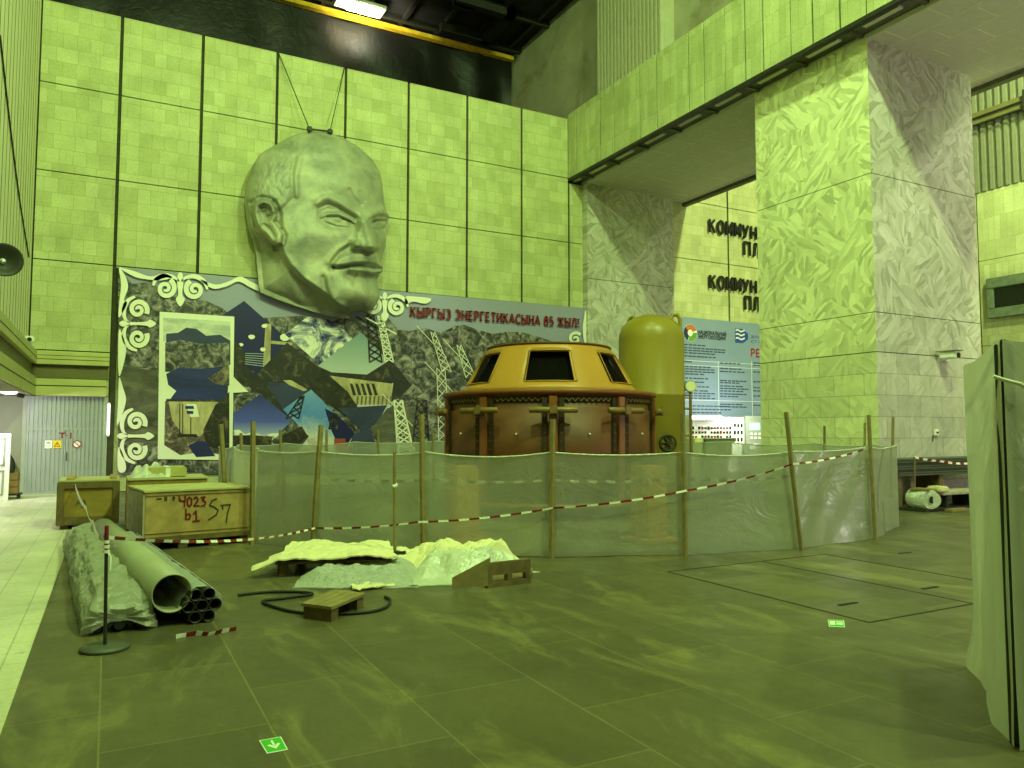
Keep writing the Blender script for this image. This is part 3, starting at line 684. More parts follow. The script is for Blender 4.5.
for L in ([(200, 280), (215, 285), (228, 282), (240, 277), (252, 283), (262, 288), (262, 293), (250, 288), (238, 282), (226, 287), (212, 289)], [(405, 297), (415, 297), (430, 299), (425, 304), (412, 302), (405, 305)], [(119, 330), (124, 340), (126, 352), (122, 370), (119, 376), (118, 360)], [(119, 378), (123, 388), (126, 400), (122, 415), (117, 425), (118, 405)], [(118, 448), (122, 452), (126, 466), (124, 472), (118, 470)]): one(L)
m = MB(); spiral(m, (574, 339), 6.5, -.2*math.pi, 1.4, -1, 3., OY); leaf(m, [(584, 311), (585.5, 316), (585, 345), (582.5, 340), (581.5, 328), (582.5, 320)], OY); m.build('scroll_ornament', 'p_cream', ban)
ttl_a = onY(409.5, 316.5, BY); ttl_b = onY(579, 327.5, BY); ttl_tp = onY(409.5, 307, BY)

# ================================================================== GIANT HEAD
def polyd(P, L, closed=False):
    L = np.array(L, float); A = L if closed else L[:-1]; B = np.roll(L, -1, 0) if closed else L[1:]
    best = np.full(len(P), 1e9)
    for a, b in zip(A, B):
        ab = b-a; t = np.clip(((P-a)@ab)/max(ab@ab, 1e-9), 0, 1)
        best = np.minimum(best, np.hypot(*(P-(a+t[:, None]*ab)).T))
    return best
def inside(P, L):
    L = np.array(L, float); c = np.zeros(len(P), bool); n = len(L)
    for i in range(n):
        x0, y0 = L[i]; x1, y1 = L[(i+1) % n]
        cond = (y0 > P[:, 1]) != (y1 > P[:, 1])
        with np.errstate(divide='ignore', invalid='ignore'):
            xs = (x1-x0)*(P[:, 1]-y0)/(y1-y0+1e-12)+x0
        c ^= cond & (P[:, 0] < xs)
    return c
def region(P, L, w):
    d = polyd(P, L, True); sd = np.where(inside(P, L), d, -d)
    t = np.clip(sd/w*.5+.5, 0, 1); return t*t*(3-2*t)
def ridge(P, L, w, closed=False): return np.exp(-(polyd(P, L, closed)/w)**2)
def blob(P, c, rx, ry, rot=0):
    dx = P[:, 0]-c[0]; dy = P[:, 1]-c[1]; x = dx*math.cos(rot)+dy*math.sin(rot); y = -dx*math.sin(rot)+dy*math.cos(rot)
    return np.exp(-((x/rx)**2+(y/ry)**2))
HO = [(265, 45), (235, 52), (200, 65), (165, 85), (140, 100), (112, 115), (90, 130), (76, 155), (65, 180), (54, 208), (48, 230), (42, 260), (40, 290), (42, 322), (45, 350), (50, 385), (55, 410), (64, 432), (72, 450), (77, 475), (80, 500), (85, 560), (90, 620), (96, 645), (160, 672), (240, 700), (320, 725), (400, 742), (430, 741), (432, 716), (470, 714), (500, 715), (518, 704), (530, 690), (543, 662), (541, 640), (532, 602), (540, 577), (553, 568), (554, 550), (545, 533), (552, 512), (562, 480), (567, 445), (562, 405), (573, 385), (579, 360), (570, 345), (561, 320), (556, 280), (552, 240), (542, 195), (516, 150), (470, 105), (412, 70), (352, 46), (300, 41)]
HC = np.array([310., 400.])
def star(th):
    d = np.array([math.cos(th), math.sin(th)]); best = 0
    L = np.array(HO, float)
    for i in range(len(L)):
        a = L[i]-HC; b = L[(i+1) % len(L)]-HC; e = b-a; den = d[0]*e[1]-d[1]*e[0]
        if abs(den) < 1e-9: continue
        t = (a[0]*e[1]-a[1]*e[0])/den; u = (a[0]*d[1]-a[1]*d[0])/den
        if t > 0 and -1e-6 <= u <= 1+1e-6: best = max(best, t)
    return best
NA, NR = 420, 130
ths = [2*math.pi*k/NA for k in range(NA)]; rad = np.array([star(t) for t in ths])
ss = np.array([(j/NR)**.85 for j in range(1, NR+1)])
PP = np.array([HC+ss[j]*rad[k]*np.array([math.cos(ths[k]), math.sin(ths[k])]) for j in range(NR) for k in range(NA)])
PP = np.vstack([HC[None], PP])
do = polyd(PP, HO, True)
H = .10+.85*np.sqrt(np.clip(1-(1-np.clip(do/170, 0, 1))**2, 0, 1))
neck = [(30, 400), (140, 470), (172, 478), (180, 505), (205, 545), (258, 600), (330, 648), (372, 688), (425, 715), (440, 760), (20, 760)]
H -= .42*region(PP, neck, 14)
H += .12*ridge(PP, [(172, 478), (180, 510), (205, 548), (258, 603), (330, 650), (372, 690), (425, 718)], 14)*(1-region(PP, neck, 8))
H += .10*ridge(PP, [(175, 500), (230, 640), (250, 690)], 30)*region(PP, neck, 10)
# hair cap and temples
hair = [(30, 300), (40, 180), (90, 120), (180, 60), (265, 35), (360, 40), (420, 66), (440, 120), (380, 140), (300, 135), (225, 140), (215, 190), (215, 260), (205, 300), (170, 335), (150, 310), (110, 290), (70, 300), (60, 430)]
rh = region(PP, hair, 16)
nz = np.array([noise.fractal(Vector((p[0]/16, p[1]/28, 3)), .9, 2., 4) for p in PP])
H += rh*(.05+.022*nz)
H -= .035*ridge(PP, [(225, 140), (213, 200), (214, 262), (218, 290), (190, 320), (170, 340)], 8)
H += .06*ridge(PP, [(240, 150), (228, 210), (230, 280)], 12)
# forehead bulge, frown
H += .16*blob(PP, (400, 225), 120, 70)
H -= .05*ridge(PP, [(428, 262), (445, 295), (470, 318)], 8); H -= .04*ridge(PP, [(470, 270), (485, 300)], 7)
# brows
brow = [(308, 322), (328, 306), (352, 302), (385, 316), (430, 344), (466, 360)]; browr = [(508, 362), (530, 352), (556, 346), (576, 352)]
H += .085*ridge(PP, [(p[0], p[1]-12) for p in brow], 15)
H -= .07*ridge(PP, [(314, 326), (350, 312), (386, 326), (430, 354), (462, 370)], 7); H += .11*ridge(PP, [(p[0], p[1]-10) for p in browr], 15)
H -= .11*region(PP, [(312, 332), (350, 318), (390, 332), (440, 358), (466, 372), (448, 400), (400, 408), (350, 398), (316, 372)], 14)
H -= .11*region(PP, [(508, 372), (532, 362), (562, 358), (570, 372), (560, 405), (530, 408), (512, 394)], 12)
# eyes with lids
H += .15*blob(PP, (386, 370), 44, 19, .12); H += .13*blob(PP, (538, 386), 23, 16, -.1)
H += .09*ridge(PP, [(322, 362), (350, 350), (390, 350), (425, 366), (445, 382)], 6); H += .07*ridge(PP, [(340, 376), (380, 392), (420, 396)], 6)
H += .08*ridge(PP, [(510, 378), (535, 369), (562, 370)], 6); H += .06*ridge(PP, [(516, 398), (540, 404), (558, 396)], 6)
H -= .10*ridge(PP, [(345, 362), (385, 362), (430, 380)], 3.5); H -= .08*ridge(PP, [(514, 384), (538, 377), (560, 378)], 3.5)
H -= .07*blob(PP, (404, 372), 8, 7); H -= .06*blob(PP, (540, 386), 7, 6)
# nose
nose = [(462, 372), (500, 366), (512, 400), (524, 440), (534, 478), (520, 496), (490, 492), (470, 484), (438, 482), (440, 452), (458, 415)]
H -= .16*region(PP, [(506, 375), (540, 360), (600, 360), (600, 540), (545, 532), (536, 500), (536, 478), (524, 436), (512, 400)], 12)
H += .24*region(PP, nose, 16); H += .22*ridge(PP, [(482, 372), (494, 405), (506, 440), (514, 470)], 22)
H += .16*blob(PP, (508, 474), 26, 20); H += .15*blob(PP, (458, 468), 18, 16)
H -= .07*ridge(PP, [(436, 486), (462, 492), (490, 498), (528, 494)], 7); H -= .08*blob(PP, (476, 486), 10, 5)
H -= .06*ridge(PP, [(452, 442), (434, 456), (432, 484)], 6)
# cheeks and folds
H += .14*blob(PP, (300, 430), 80, 60); H += .07*blob(PP, (400, 430), 45, 30)
H -= .10*ridge(PP, [(432, 470), (392, 496), (366, 530), (358, 556)], 9); H += .06*ridge(PP, [(420, 466), (378, 494), (350, 530)], 12)
H -= .06*blob(PP, (290, 530), 60, 50)
# moustache, mouth
H += .17*region(PP, [(368, 538), (392, 515), (430, 500), (470, 498), (505, 508), (530, 504), (542, 530), (550, 548), (520, 538), (480, 534), (430, 540), (380, 552)], 8)
H -= .05*ridge(PP, [(490, 500), (495, 530)], 7)
H -= .2*ridge(PP, [(368, 552), (420, 549), (470, 545), (520, 556), (556, 556)], 6)
H += .13*ridge(PP, [(434, 556), (480, 560), (520, 570), (545, 568)], 11)
H -= .13*ridge(PP, [(425, 580), (460, 590), (510, 590), (535, 588)], 12)
# beard
H += .22*blob(PP, (455, 655), 85, 55); H -= .07*ridge(PP, [(452, 580), (446, 620)], 7); H -= .08*ridge(PP, [(330, 590), (336, 630), (352, 664)], 9); H += .06*ridge(PP, [(352, 590), (356, 630), (372, 664)], 12)
H -= .05*ridge(PP, [(500, 610), (512, 660), (500, 700)], 10)
# ear
ear = [(62, 318), (78, 300), (105, 294), (135, 302), (154, 328), (156, 360), (150, 380), (168, 402), (180, 430), (176, 462), (160, 470), (138, 458), (118, 432), (92, 412), (74, 382), (64, 350)]
H -= .16*(region(PP, [(55, 310), (100, 285), (150, 300), (172, 350), (175, 400), (192, 430), (180, 475), (150, 485), (110, 440), (70, 400)], 10)-region(PP, ear, 5))
H += .20*region(PP, ear, 10)
H += .10*ridge(PP, [(88, 392), (76, 350), (80, 322), (104, 306), (132, 316), (142, 340)], 9)
H -= .17*region(PP, [(92, 325), (112, 315), (132, 330), (136, 360), (124, 380), (104, 376), (94, 352)], 9)
H += .09*ridge(PP, [(104, 336), (120, 330), (124, 352)], 6); H -= .10*ridge(PP, [(110, 392), (132, 412), (146, 436)], 9); H -= .12*ridge(PP, [(150, 380), (166, 400), (172, 408)], 6)
H += .08*blob(PP, (158, 442), 16, 20)
H += .012*np.array([noise.fractal(Vector((p[0]/60, p[1]/60, 9)), 1., 2., 4) for p in PP])
HY = 22.2
hv = [onY(235+p[0]/3.745, 120+p[1]/3.745, HY-max(h, .05)) for p, h in zip(PP, H)]
fs = [(0, 1+(k+1) % NA, 1+k) for k in range(NA)]
for j in range(NR-1):
    for k in range(NA):
        a = 1+j*NA+k; b = 1+j*NA+(k+1) % NA; fs.append((a, b, b+NA, a+NA))
hd = empty('sculpted_head', (5.4, HY, 5.0), 'giant beaten grey metal head of a bearded balding man hung on the wall', 'sculpture')
m = MB(); m.add(hv, fs, 0, True)
rim = hv[-NA:]; back = [Vector((p.x, 22.27, p.z)) for p in rim]
m.add(list(rim)+back, [(k, (k+1) % NA, NA+(k+1) % NA, NA+k) for k in range(NA)], 0, False)
m.build('head', 'metal', hd)
t0 = onY(309.5, 129, HY-.4); t1 = onY(330, 131.5, HY-.4); a0 = onY(279, 54, YB-.08); a1 = onY(344.5, 67, YB-.08)
m = MB().tube([t0, t1], .03, 8)
for t in (t0, t1): m.bbox((t.x-.07, t.y-.07, t.z-.07), (t.x+.07, t.y+.07, t.z+.07), .02); m.tube([t, t+Vector((0, .15, -.35))], .03, 6)
m.build('hanger_bar', 'darksteel', hd)
MB().tube([t0, a0], .014, 6).build('hanging_wire', 'darksteel', hd); MB().tube([t1, a1], .014, 6).build('hanging_wire', 'darksteel', hd)

# ================================================================== POSTER ON THE GALLERY WALL
PY = YB-.12
def pp_(px, py): q = onY(px, py, PY); return (q.x, q.z)
po = empty('notice_poster', (21.5, PY, 2), 'pale blue poster with two logos and columns of small print beside the olive tank', 'poster')
x0 = pp_(681, 318)[0]; zt = 6.0; zb = 2.05
MB().box((x0, PY, zb), (25.6, PY+.03, zt)).build('poster_sheet', simple('poster pale blue', rgb(128, 146, 172), .45, 0, .05, 1), po)
pq = lambda x, y: pp_(670+x/4.8, 300+y/4.8)
lc = pq(97, 158)
def disc(c, r, a0=0, a1=2*math.pi, n=20, ri=0):
    pts = [(c[0]+r*math.cos(a0+(a1-a0)*k/n), c[1]+r*math.sin(a0+(a1-a0)*k/n)) for k in range(n+1)]
    if ri: pts += [(c[0]+ri*math.cos(a1-(a1-a0)*k/n), c[1]+ri*math.sin(a1-(a1-a0)*k/n)) for k in range(n+1)]
    elif a1-a0 < 6: pts.append(c)
    else: pts = pts[:-1]
    return pts
lg = empty('logo', (lc[0], PY, lc[1]), 'x', 'x'); del lg['label'], lg['category']; lg.parent = po; lg.matrix_parent_inverse = Matrix.Translation(po.location).inverted()
bpy.data.objects.remove(lg)
lg = MB().poly(disc(lc, .34, 0, 2*math.pi), PY-.004, .004).build('round_logo', 'white', po)
for k, (cname, col) in enumerate((('print orange', rgb(190, 110, 60)), ('print green', rgb(100, 150, 50)), ('print navy', rgb(36, 40, 84)))):
    a = math.radians((20, 250, 140)[k]); MB().poly(disc(lc, .33, a, a+math.radians((120, 115, 105)[k]), 14, .13), PY-.008, .004).build('logo_segment', simple(cname, col, .5, 0, .05), lg)
# stroke letters on a 0..1 grid
def arc(cx, cz, rx, rz, a0, a1, n=10): return [(cx+rx*math.cos(math.radians(a0+(a1-a0)*k/n)), cz+rz*math.sin(math.radians(a0+(a1-a0)*k/n))) for k in range(n+1)]
V = lambda x: [(x, 0), (x, 1)]
GL = {'К': (.8, [V(.1), [(.1, .48), (.72, 1)], [(.3, .6), (.75, 0)]]), 'Ы': (1.05, [V(.1), [(.1, .55)]+arc(.42, .28, .26, .27, 90, -90)+[(.1, .01)], V(.95)]),
 'Р': (.75, [V(.1), [(.1, .98)]+arc(.4, .72, .28, .26, 90, -90)+[(.1, .46)]]), 'Г': (.65, [V(.1), [(.1, .97), (.62, .97)]]),
 'З': (.7, [arc(.33, .74, .28, .24, 140, -85)+arc(.33, .26, .31, .26, 85, -140)]), 'Э': (.78, [arc(.3, .5, .42, .49, 130, -130, 16), [(.25, .5), (.7, .5)]]),
 'Н': (.85, [V(.1), V(.75), [(.1, .5), (.75, .5)]]), 'Е': (.7, [V(.1), [(.1, .97), (.64, .97)], [(.1, .5), (.56, .5)], [(.1, .03), (.66, .03)]]),
 'Т': (.75, [V(.38), [(.03, .97), (.73, .97)]]), 'И': (.85, [V(.1), V(.75), [(.1, .05), (.75, .95)]]), 'А': (.85, [[(.03, 0), (.42, 1), (.82, 0)], [(.17, .32), (.68, .32)]]),
 'С': (.78, [arc(.48, .5, .4, .49, 50, 310, 16)]), 'Ж': (1.1, [V(.55), [(.06, 1), (.55, .5), (.06, 0)], [(1.04, 1), (.55, .5), (1.04, 0)]]), 'Л': (.85, [[(.03, .02), (.2, .12), (.3, .97), (.75, .97)], V(.75)]),
 '8': (.7, [arc(.35, .74, .24, .24, 0, 360, 16), arc(.35, .26, .3, .26, 0, 360, 16)]), '5': (.7, [[(.6, .97), (.16, .97), (.12, .55)]+arc(.33, .3, .3, .29, 110, -140, 14)]), '!': (.3, [[(.15, .3), (.15, 1)], [(.15, 0), (.15, .1)]]),
 'О': (.95, [arc(.47, .5, .4, .48, 0, 360, 20)]), 'М': (1.0, [[(.1, 0), (.1, 1), (.5, .2), (.9, 1), (.9, 0)]]), 'У': (.8, [[(.05, 1), (.42, .38)], [(.76, 1), (.36, .12), (.2, .02), (.05, .04)]]), 'Ц': (.95, [[(.1, 1), (.1, .05), (.75, .05), (.75, 1)], [(.75, .05), (.9, .05), (.9, -.14)]]), 'Ь': (.75, [V(.1), [(.1, .55)]+arc(.4, .28, .27, .27, 90, -90)+[(.1, .01)]]), 'Й': (.85, [V(.1), V(.75), [(.1, .05), (.75, .95)], [(.28, 1.16), (.57, 1.16)]]), 'Х': (.8, [[(.04, 1), (.76, 0)], [(.04, 0), (.76, 1)]]), 'Д': (.95, [[(.2, .06), (.32, .97), (.75, .97), (.75, .06)], [(.04, -.12), (.04, .06), (.9, .06), (.9, -.12)]]), 'П': (.85, [[(.1, 0), (.1, .97), (.75, .97), (.75, 0)]])}
def glyph(m, ch, x, z, sx, sz, y, wd, d, serif=0., zt=lambda x: 0.):
    for st in GL[ch][1]:
        P = [(x+p[0]*sx, z+p[1]*sz) for p in st]
        for k in range(len(P)-1):
            a = Vector(P[k]); b = Vector(P[k+1]); t = (b-a).normalized(); nn = Vector((-t.y, t.x))*wd/2; e = t*wd*.28
            a2 = a-(e if k else Vector((0, 0))); b2 = b+(e if k < len(P)-2 else Vector((0, 0)))
            q = [a2+nn, a2-nn, b2-nn, b2+nn]; m.poly([(p.x, p.y+zt(p.x)) for p in q], y-.002*(k % 3), d)
        if serif and len(st) == 2 and abs(st[0][0]-st[1][0]) < .01:
            for zz_ in (z+wd*.2, z+sz-wd*.2):
                xx = x+st[0][0]*sx; m.poly([(xx-wd*1.05, zz_-wd*.22+zt(xx)), (xx+wd*1.05, zz_-wd*.22+zt(xx)), (xx+wd*1.05, zz_+wd*.22+zt(xx)), (xx-wd*1.05, zz_+wd*.22+zt(xx))], y, d)
def ptext(txt, a, b, h, mat, bold=.02, name='lettering'):
    A = pq(*a); B = pq(*b); tw = sum(GL[c][0]+.22 for c in txt); k_ = (B[0]-A[0])/tw; x = 0; m = MB()
    for c in txt: glyph(m, c, A[0]+x*k_, A[1], k_, h, PY-.006, h*.2, .004); x += GL[c][0]+.22
    return m.build(name, mat, po)
ptext('НАЦИОНАЛЬНЫЙ', (134, 163), (272, 166), .15, 'letters'); ptext('ЭНЕРГОХОЛДИНГ', (134, 184), (272, 187), .15, 'letters')
bl = simple('print blue', rgb(44, 70, 150), .5, 0, .05)
A = pq(313, 205); B = pq(374, 142)
bl_o = MB().poly([(A[0], A[1]), (A[0]+.42, A[1]), (B[0], A[1]+.18), (B[0], B[1]-.18), (A[0]+.42, B[1]), (A[0], B[1])], PY-.004, .004).build('square_logo', bl, po)
for k in range(3):
    z = A[1]+.15+k*.16; pts = [(A[0]+.03+i*.035, z+.03*math.sin(i*.55)) for i in range(15)]
    m = MB().poly(pts+[(p[0], p[1]+.06) for p in pts[::-1]], PY-.008, .004); m.build('logo_wave', 'white', bl_o)
ptext('ЭЛЕ', (388, 182), (440, 184), .1, bl); ptext('СТА', (388, 205), (440, 207), .1, bl)
ptext('РЕ', (388, 272), (436, 274), .32, 'red')
m = MB(); rr = random.Random(3)
def line_(x, y, L):
    A = pq(x, y); B = pq(x+L, y); n = max(1, int((B[0]-A[0])/.2)); st = (B[0]-A[0])/n
    for k in range(n): m.box((A[0]+k*st, PY-.005, A[1]-.025), (A[0]+(k+rr.uniform(.72, .93))*st, PY-.001, A[1]+.025))
for y, L in ((213, 105), (228, 200), (240, 200), (252, 150), (268, 155), (295, 40)): line_(68, y, L)
for y in (318, 330, 342, 354, 374, 392, 414, 434, 446, 458, 470): line_(72, y, rr.uniform(90, 148))
for y in (508, 524, 540): line_(108, y, rr.uniform(80, 240))
for y in (302, 328, 342, 386, 396, 412, 424, 436, 450, 462, 500, 512): line_(240, y, rr.uniform(90, 140))
for y in (302, 312, 345, 392, 420, 436, 460, 505): line_(400, y, 120)
m.build('small_print', simple('small print', rgb(60, 70, 90), .6), po)
m = MB()
for X in (230, 390): A = pq(X, 295); B = pq(X, 560); m.box((A[0], PY-.004, B[1]), (A[0]+.02, PY, A[1]))
for Y in (290, 312, 480): A = pq(66, Y); m.box((A[0], PY-.004, A[1]), (25.5, PY, A[1]+.015))
m.build('table_rule', 'white', po)
ttl = 'КЫРГЫЗ ЭНЕРГЕТИКАСЫНА 85 ЖЫЛ!'
tw = sum(.55 if c == ' ' else GL[c][0]+.2 for c in ttl); x = 0; hgt = (ttl_tp.z-ttl_a.z)*.98; sx_ = (ttl_b.x-ttl_a.x)/tw
for word in ttl.split(' '):
    m = MB()
    for c in word:
        glyph(m, c, ttl_a.x+x*sx_, ttl_a.z, sx_, hgt, OY-.002, .06, .004, 1, lambda X: (ttl_b.z-ttl_a.z)*(X-ttl_a.x)/(ttl_b.x-ttl_a.x)); x += GL[c][0]+.2
    x += .55; m.build('title_word', 'red_dark', ban)
# raised slogan letters: only those in sight
wl = empty('wall_lettering', (21, YB, 7), 'black raised slogan letters in four rows on the pale wall left of the pillar', 'lettering')
for row, (txt, px0, py0, px1, py1, hpx) in enumerate((('КОММУН', 709, 232, 758.5, 239, 13), ('ПЛ', 743.5, 255, 762, 258, 13.5), ('КОММУН', 709.5, 288, 758.5, 294, 13), ('ПЛ', 744.5, 309.5, 762, 312, 13.5))):
    A = onY(px0, py0, YB-.16); B = onY(px1, py1, YB-.16); Tp = onY(px0, py0-hpx, YB-.16)
    n = len(txt); step = (B.x-A.x)/n
    for i, ch in enumerate(txt):
        m = MB(); glyph(m, ch, A.x+i*step, A.z, step*(.84 if ch in 'МО' else .92), Tp.z-A.z, YB-.2, .078, .07)
        m.build('letter', 'letters', wl)

# ================================================================== TURBINE COVER
TC = (7.93, 13.28)
tb = empty('turbine_cover', (TC[0], TC[1], 0), 'round orange turbine housing with a yellow windowed cone inside the plastic screen', 'turbine')
view = math.atan2(-TC[1], -TC[0])                     # angle facing the camera
def pol(r, a, z): return Vector((TC[0]+r*math.cos(a), TC[1]+r*math.sin(a), z))
n = 120; a0 = view+math.radians(1.5)
prof = [(1.78, 2.36), (1.745, 2.43), (1.68, 2.52), (1.34, 3.12), (1.27, 3.22), (1.23, 3.27)]
def win(i, k):
    a = (k*3+1.5+1.5) % 60
    return i == 2 and (a < 16 or a > 44)
m = MB().lathe(prof, (TC[0], TC[1], 0), n, 0, a0, a0+2*math.pi, True, win); cone = m.build('cone', 'yellow', tb)
md = cone.modifiers.new('t', 'SOLIDIFY'); md.thickness = .06; md.offset = -1
m = MB()
for k in range(6):
    ac = view+math.radians(60*k+1.5); pts = []
    for (r, z, da) in [(1.695, 2.52, -16.5), (1.695, 2.52, -8), (1.695, 2.52, 0), (1.695, 2.52, 8), (1.695, 2.52, 16.5), (1.355, 3.12, 16.5), (1.355, 3.12, 0), (1.355, 3.12, -16.5)]: pts.append(pol(r, ac+math.radians(da), z))
    MB().tube(pts, .012, 6, 0, True).build('window_frame', 'yellow', tb)
MB().lathe([(1.18, 3.25), (1.26, 3.25), (1.275, 3.27), (1.26, 3.29), (1.18, 3.29), (1.18, 3.25)], (TC[0], TC[1], 0), 96).build('top_rim', 'orange_dark', tb)
MB().lathe([(0, 3.18), (1.1, 3.17), (1.2, 3.08), (1.5, 2.55), (1.55, 2.48), (1.6, 2.3), (1.7, 2.3)], (TC[0], TC[1], 0), 64).build('shade_liner', 'dark', tb)  # black liner added so the windows look shaded inside
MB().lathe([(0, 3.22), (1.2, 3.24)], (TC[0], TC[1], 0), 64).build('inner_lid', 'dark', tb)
MB().lathe([(1.7, 2.37), (2.15, 2.35), (2.165, 2.34), (2.165, 2.28), (2.15, 2.27), (2.05, 2.22)], (TC[0], TC[1], 0), 120).build('flange', 'orange', tb)
MB().lathe([(2.06, 2.24), (2.06, 2.0), (2.09, 1.99), (2.09, .3), (1.9, .28), (1.9, .3)], (TC[0], TC[1], 0), 120).build('body', 'orange_dark', tb)
MB().lathe([(2.14, .32), (2.2, .3), (2.2, .22), (1.8, .22)], (TC[0], TC[1], 0), 120).build('lower_flange', 'orange', tb)
MB().lathe([(2.06, 2.225), (2.075, 2.2), (2.075, 2.13), (2.06, 2.10)], (TC[0], TC[1], 0), 120).build('vent_band', 'channel', tb)
m = MB(); pts = []
for k in range(240): pts.append(pol(2.09, 2*math.pi*k/240, 2.19 if k % 2 else 2.13))
m.tube(pts, .012, 5, 0, True); m.build('vent_lacing', 'bronze', tb)
def bx_at(m, a, r0, r1, hw, z0, z1, mi=0, off=0):
    R = Matrix.Translation((TC[0], TC[1], 0)) @ Matrix.Rotation(a, 4, 'Z')
    m.bbox((r0, off-hw, z0), (r1, off+hw, z1), .01, mi, R)
for k in range(10):
    a = view+math.radians(36*k+2)
    m = MB(); bx_at(m, a, 2.05, 2.16, .075, .3, 2.22); rb = m.build('rib', 'orange', tb)
    for of in (-.15, .15):
        m = MB(); bx_at(m, a, 2.05, 2.12, .05, .3, 2.2, 0, of); m.build('rib_channel', 'channel', rb)
        m = MB()
        for q in range(10): bx_at(m, a, 2.11, 2.13, .03, .5+q*.15, .53+q*.15, 0, of)
        m.build('rib_slots', 'orange_dark', rb)
    ct = pol(2.26, a, 1.97); tdir = Vector((-math.sin(a), math.cos(a), 0))
    m = MB(); m.tube([ct-tdir*.43, ct-tdir*.41, ct-tdir*.1, ct+tdir*.1, ct+tdir*.41, ct+tdir*.43], [.035, .055, .055, .055, .055, .035], 12)
    rod = m.build('tie_rod', 'bronze', tb)
    m = MB(); bx_at(m, a, 2.15, 2.33, .07, 1.9, 2.04); m.tube([pol(2.3, a, 2.0), pol(2.3, a, 2.07)], .03, 8); m.build('clamp', 'bronze', rod)
    m = MB(); b_ = pol(2.095, a+math.radians(18), 1.55); m.tube([b_, b_+(b_-Vector((TC[0], TC[1], 1.55))).normalized()*.03], .015, 8); m.build('bolt', 'white', tb)
for px in (462, 648):
    base = CAM+ray(px, 431)*(11.0/1.0); base.z = 0
    m = MB().bbox((base.x-.2, base.y-.2, .08), (base.x+.2, base.y+.2, 1.1), .03).bbox((base.x-.3, base.y-.3, 0), (base.x+.3, base.y+.3, .08), .02)
    o = m.build('pipe_stand', 'yellow'); tag(o, 'ochre square stand seen blurred through the screen at its '+('left' if px < 500 else 'right')+' under the turbine housing', 'stand')
m = MB()
for k in range(10): bx_at(m, view+math.radians(36*k+20), 1.7, 2.1, .2, 0, .23)
m.build('plinth_block', 'orange_dark', tb)

# ================================================================== TANK
tk_c = (10.85, 13.62)
tk = empty('pressure_tank', (tk_c[0], tk_c[1], 0), 'tall olive yellow pressure tank with a domed top behind the turbine housing', 'tank')
R = .735; prof = [(0, 4.24), (.2, 4.225), (.4, 4.17), (.56, 4.07), (.67, 3.94), (.72, 3.8), (R, 3.66), (R, 2.42), (R+.006, 2.41), (R+.006, 2.39), (R, 2.38), (R, .4), (.6, .2), (.3, .1), (0, .08)]
MB().lathe(prof[::-1], (tk_c[0], tk_c[1], 0), 72).build('shell', 'tank', tk)
for a in (-.05, 2.3):
    u = Vector((math.cos(a-YAW), math.sin(a-YAW), 0)); c = Vector((tk_c[0], tk_c[1], 0))+u*.5
    m = MB().tube([c+u*.16+Vector((0, 0, 3.96)), c+u*.16+Vector((0, 0, 4.14)), c+u*.1+Vector((0, 0, 4.25)), c+Vector((0, 0, 4.26)), c-u*.06+Vector((0, 0, 4.1))], .045, 8); m.build('lifting_lug', 'tank', tk)
for k in range(3):
    a = k*2.1+.3; c = Vector((tk_c[0]+.55*math.cos(a), tk_c[1]+.55*math.sin(a), 0)); MB().bbox((c.x-.07, c.y-.07, 0), (c.x+.07, c.y+.07, .5), .01).build('leg', 'tank', tk)
rt = Vector((math.cos(-YAW), math.sin(-YAW), 0)); fw = Vector((math.sin(YAW), math.cos(YAW), 0))
pc_ = Vector((tk_c[0], tk_c[1], 0))+rt*.83-fw*.2
m = MB().tube([pc_+Vector((0, 0, .2)), pc_+Vector((0, 0, 2.5))], .035, 10)
for z in (1.5, 2.1, 2.4): m.tube([pc_+Vector((0, 0, z)), pc_-rt*.2+Vector((0, 0, z))], .025, 8)
gp = m.build('gauge_pipe', 'bronze', tk)
m = MB().tube([pc_+Vector((0, 0, 2.6))-fw*.06, pc_+Vector((0, 0, 2.6))+fw*.04], .13, 24); m.build('gauge', 'grey_box', gp)
MB().tube([pc_+Vector((0, 0, 2.6))-fw*.065, pc_+Vector((0, 0, 2.6))-fw*.06], .11, 24).build('gauge_dial', 'cream', gp)
vc = onY(668, 443, tk_c[1]-.75)
m = MB(); pts = [vc+rt*.17*math.cos(t)+Vector((0, 0, .17*math.sin(t))) for t in [k*math.pi/10 for k in range(20)]]; m.tube(pts, .025, 8, 0, True)
for k in range(3):
    t = k*math.pi/3; d_ = rt*.17*math.cos(t)+Vector((0, 0, .17*math.sin(t))); m.tube([vc-d_, vc+d_], .018, 6)
m.tube([vc-fw*.05, vc+fw*.35], .04, 8); m.build('valve_wheel', 'darksteel', tk)

# ================================================================== CONTROL DESK
cd = empty('control_panel', (20.9, 21.0, 0), 'pale instrument panel full of switches under a bright strip lamp below the poster', 'control panel')
CY_ = 21.3
a = onY(692, 450, CY_); b = onY(745, 450, CY_); c = onY(763, 450, CY_); zt = onY(720, 417, CY_).z
MB().bbox((a.x, CY_, 0), (b.x, CY_+.5, zt), .02).build('cabinet', simple('pale panel enamel', rgb(222, 224, 208), .45, 0, .03), cd)
e = MB().bbox((b.x+.04, CY_-.02, 0), (c.x+.4, CY_+.5, zt+.05), .02).build('side_cabinet', 'grey_box', cd)
A = onY(750, 423, CY_-.04); B = onY(760, 430, CY_-.04)
MB().box((A.x, CY_-.04, B.z), (B.x, CY_-.01, A.z)).build('display', emit('display glow', (.35, .9, .65, 1), .9), e)
m = MB()
for i in range(3):
    for j in range(2): q = onY(752+i*4, 434+j*4, CY_-.05); m.bbox((q.x-.05, CY_-.05, q.z-.05), (q.x+.05, CY_-.01, q.z+.05), .01)
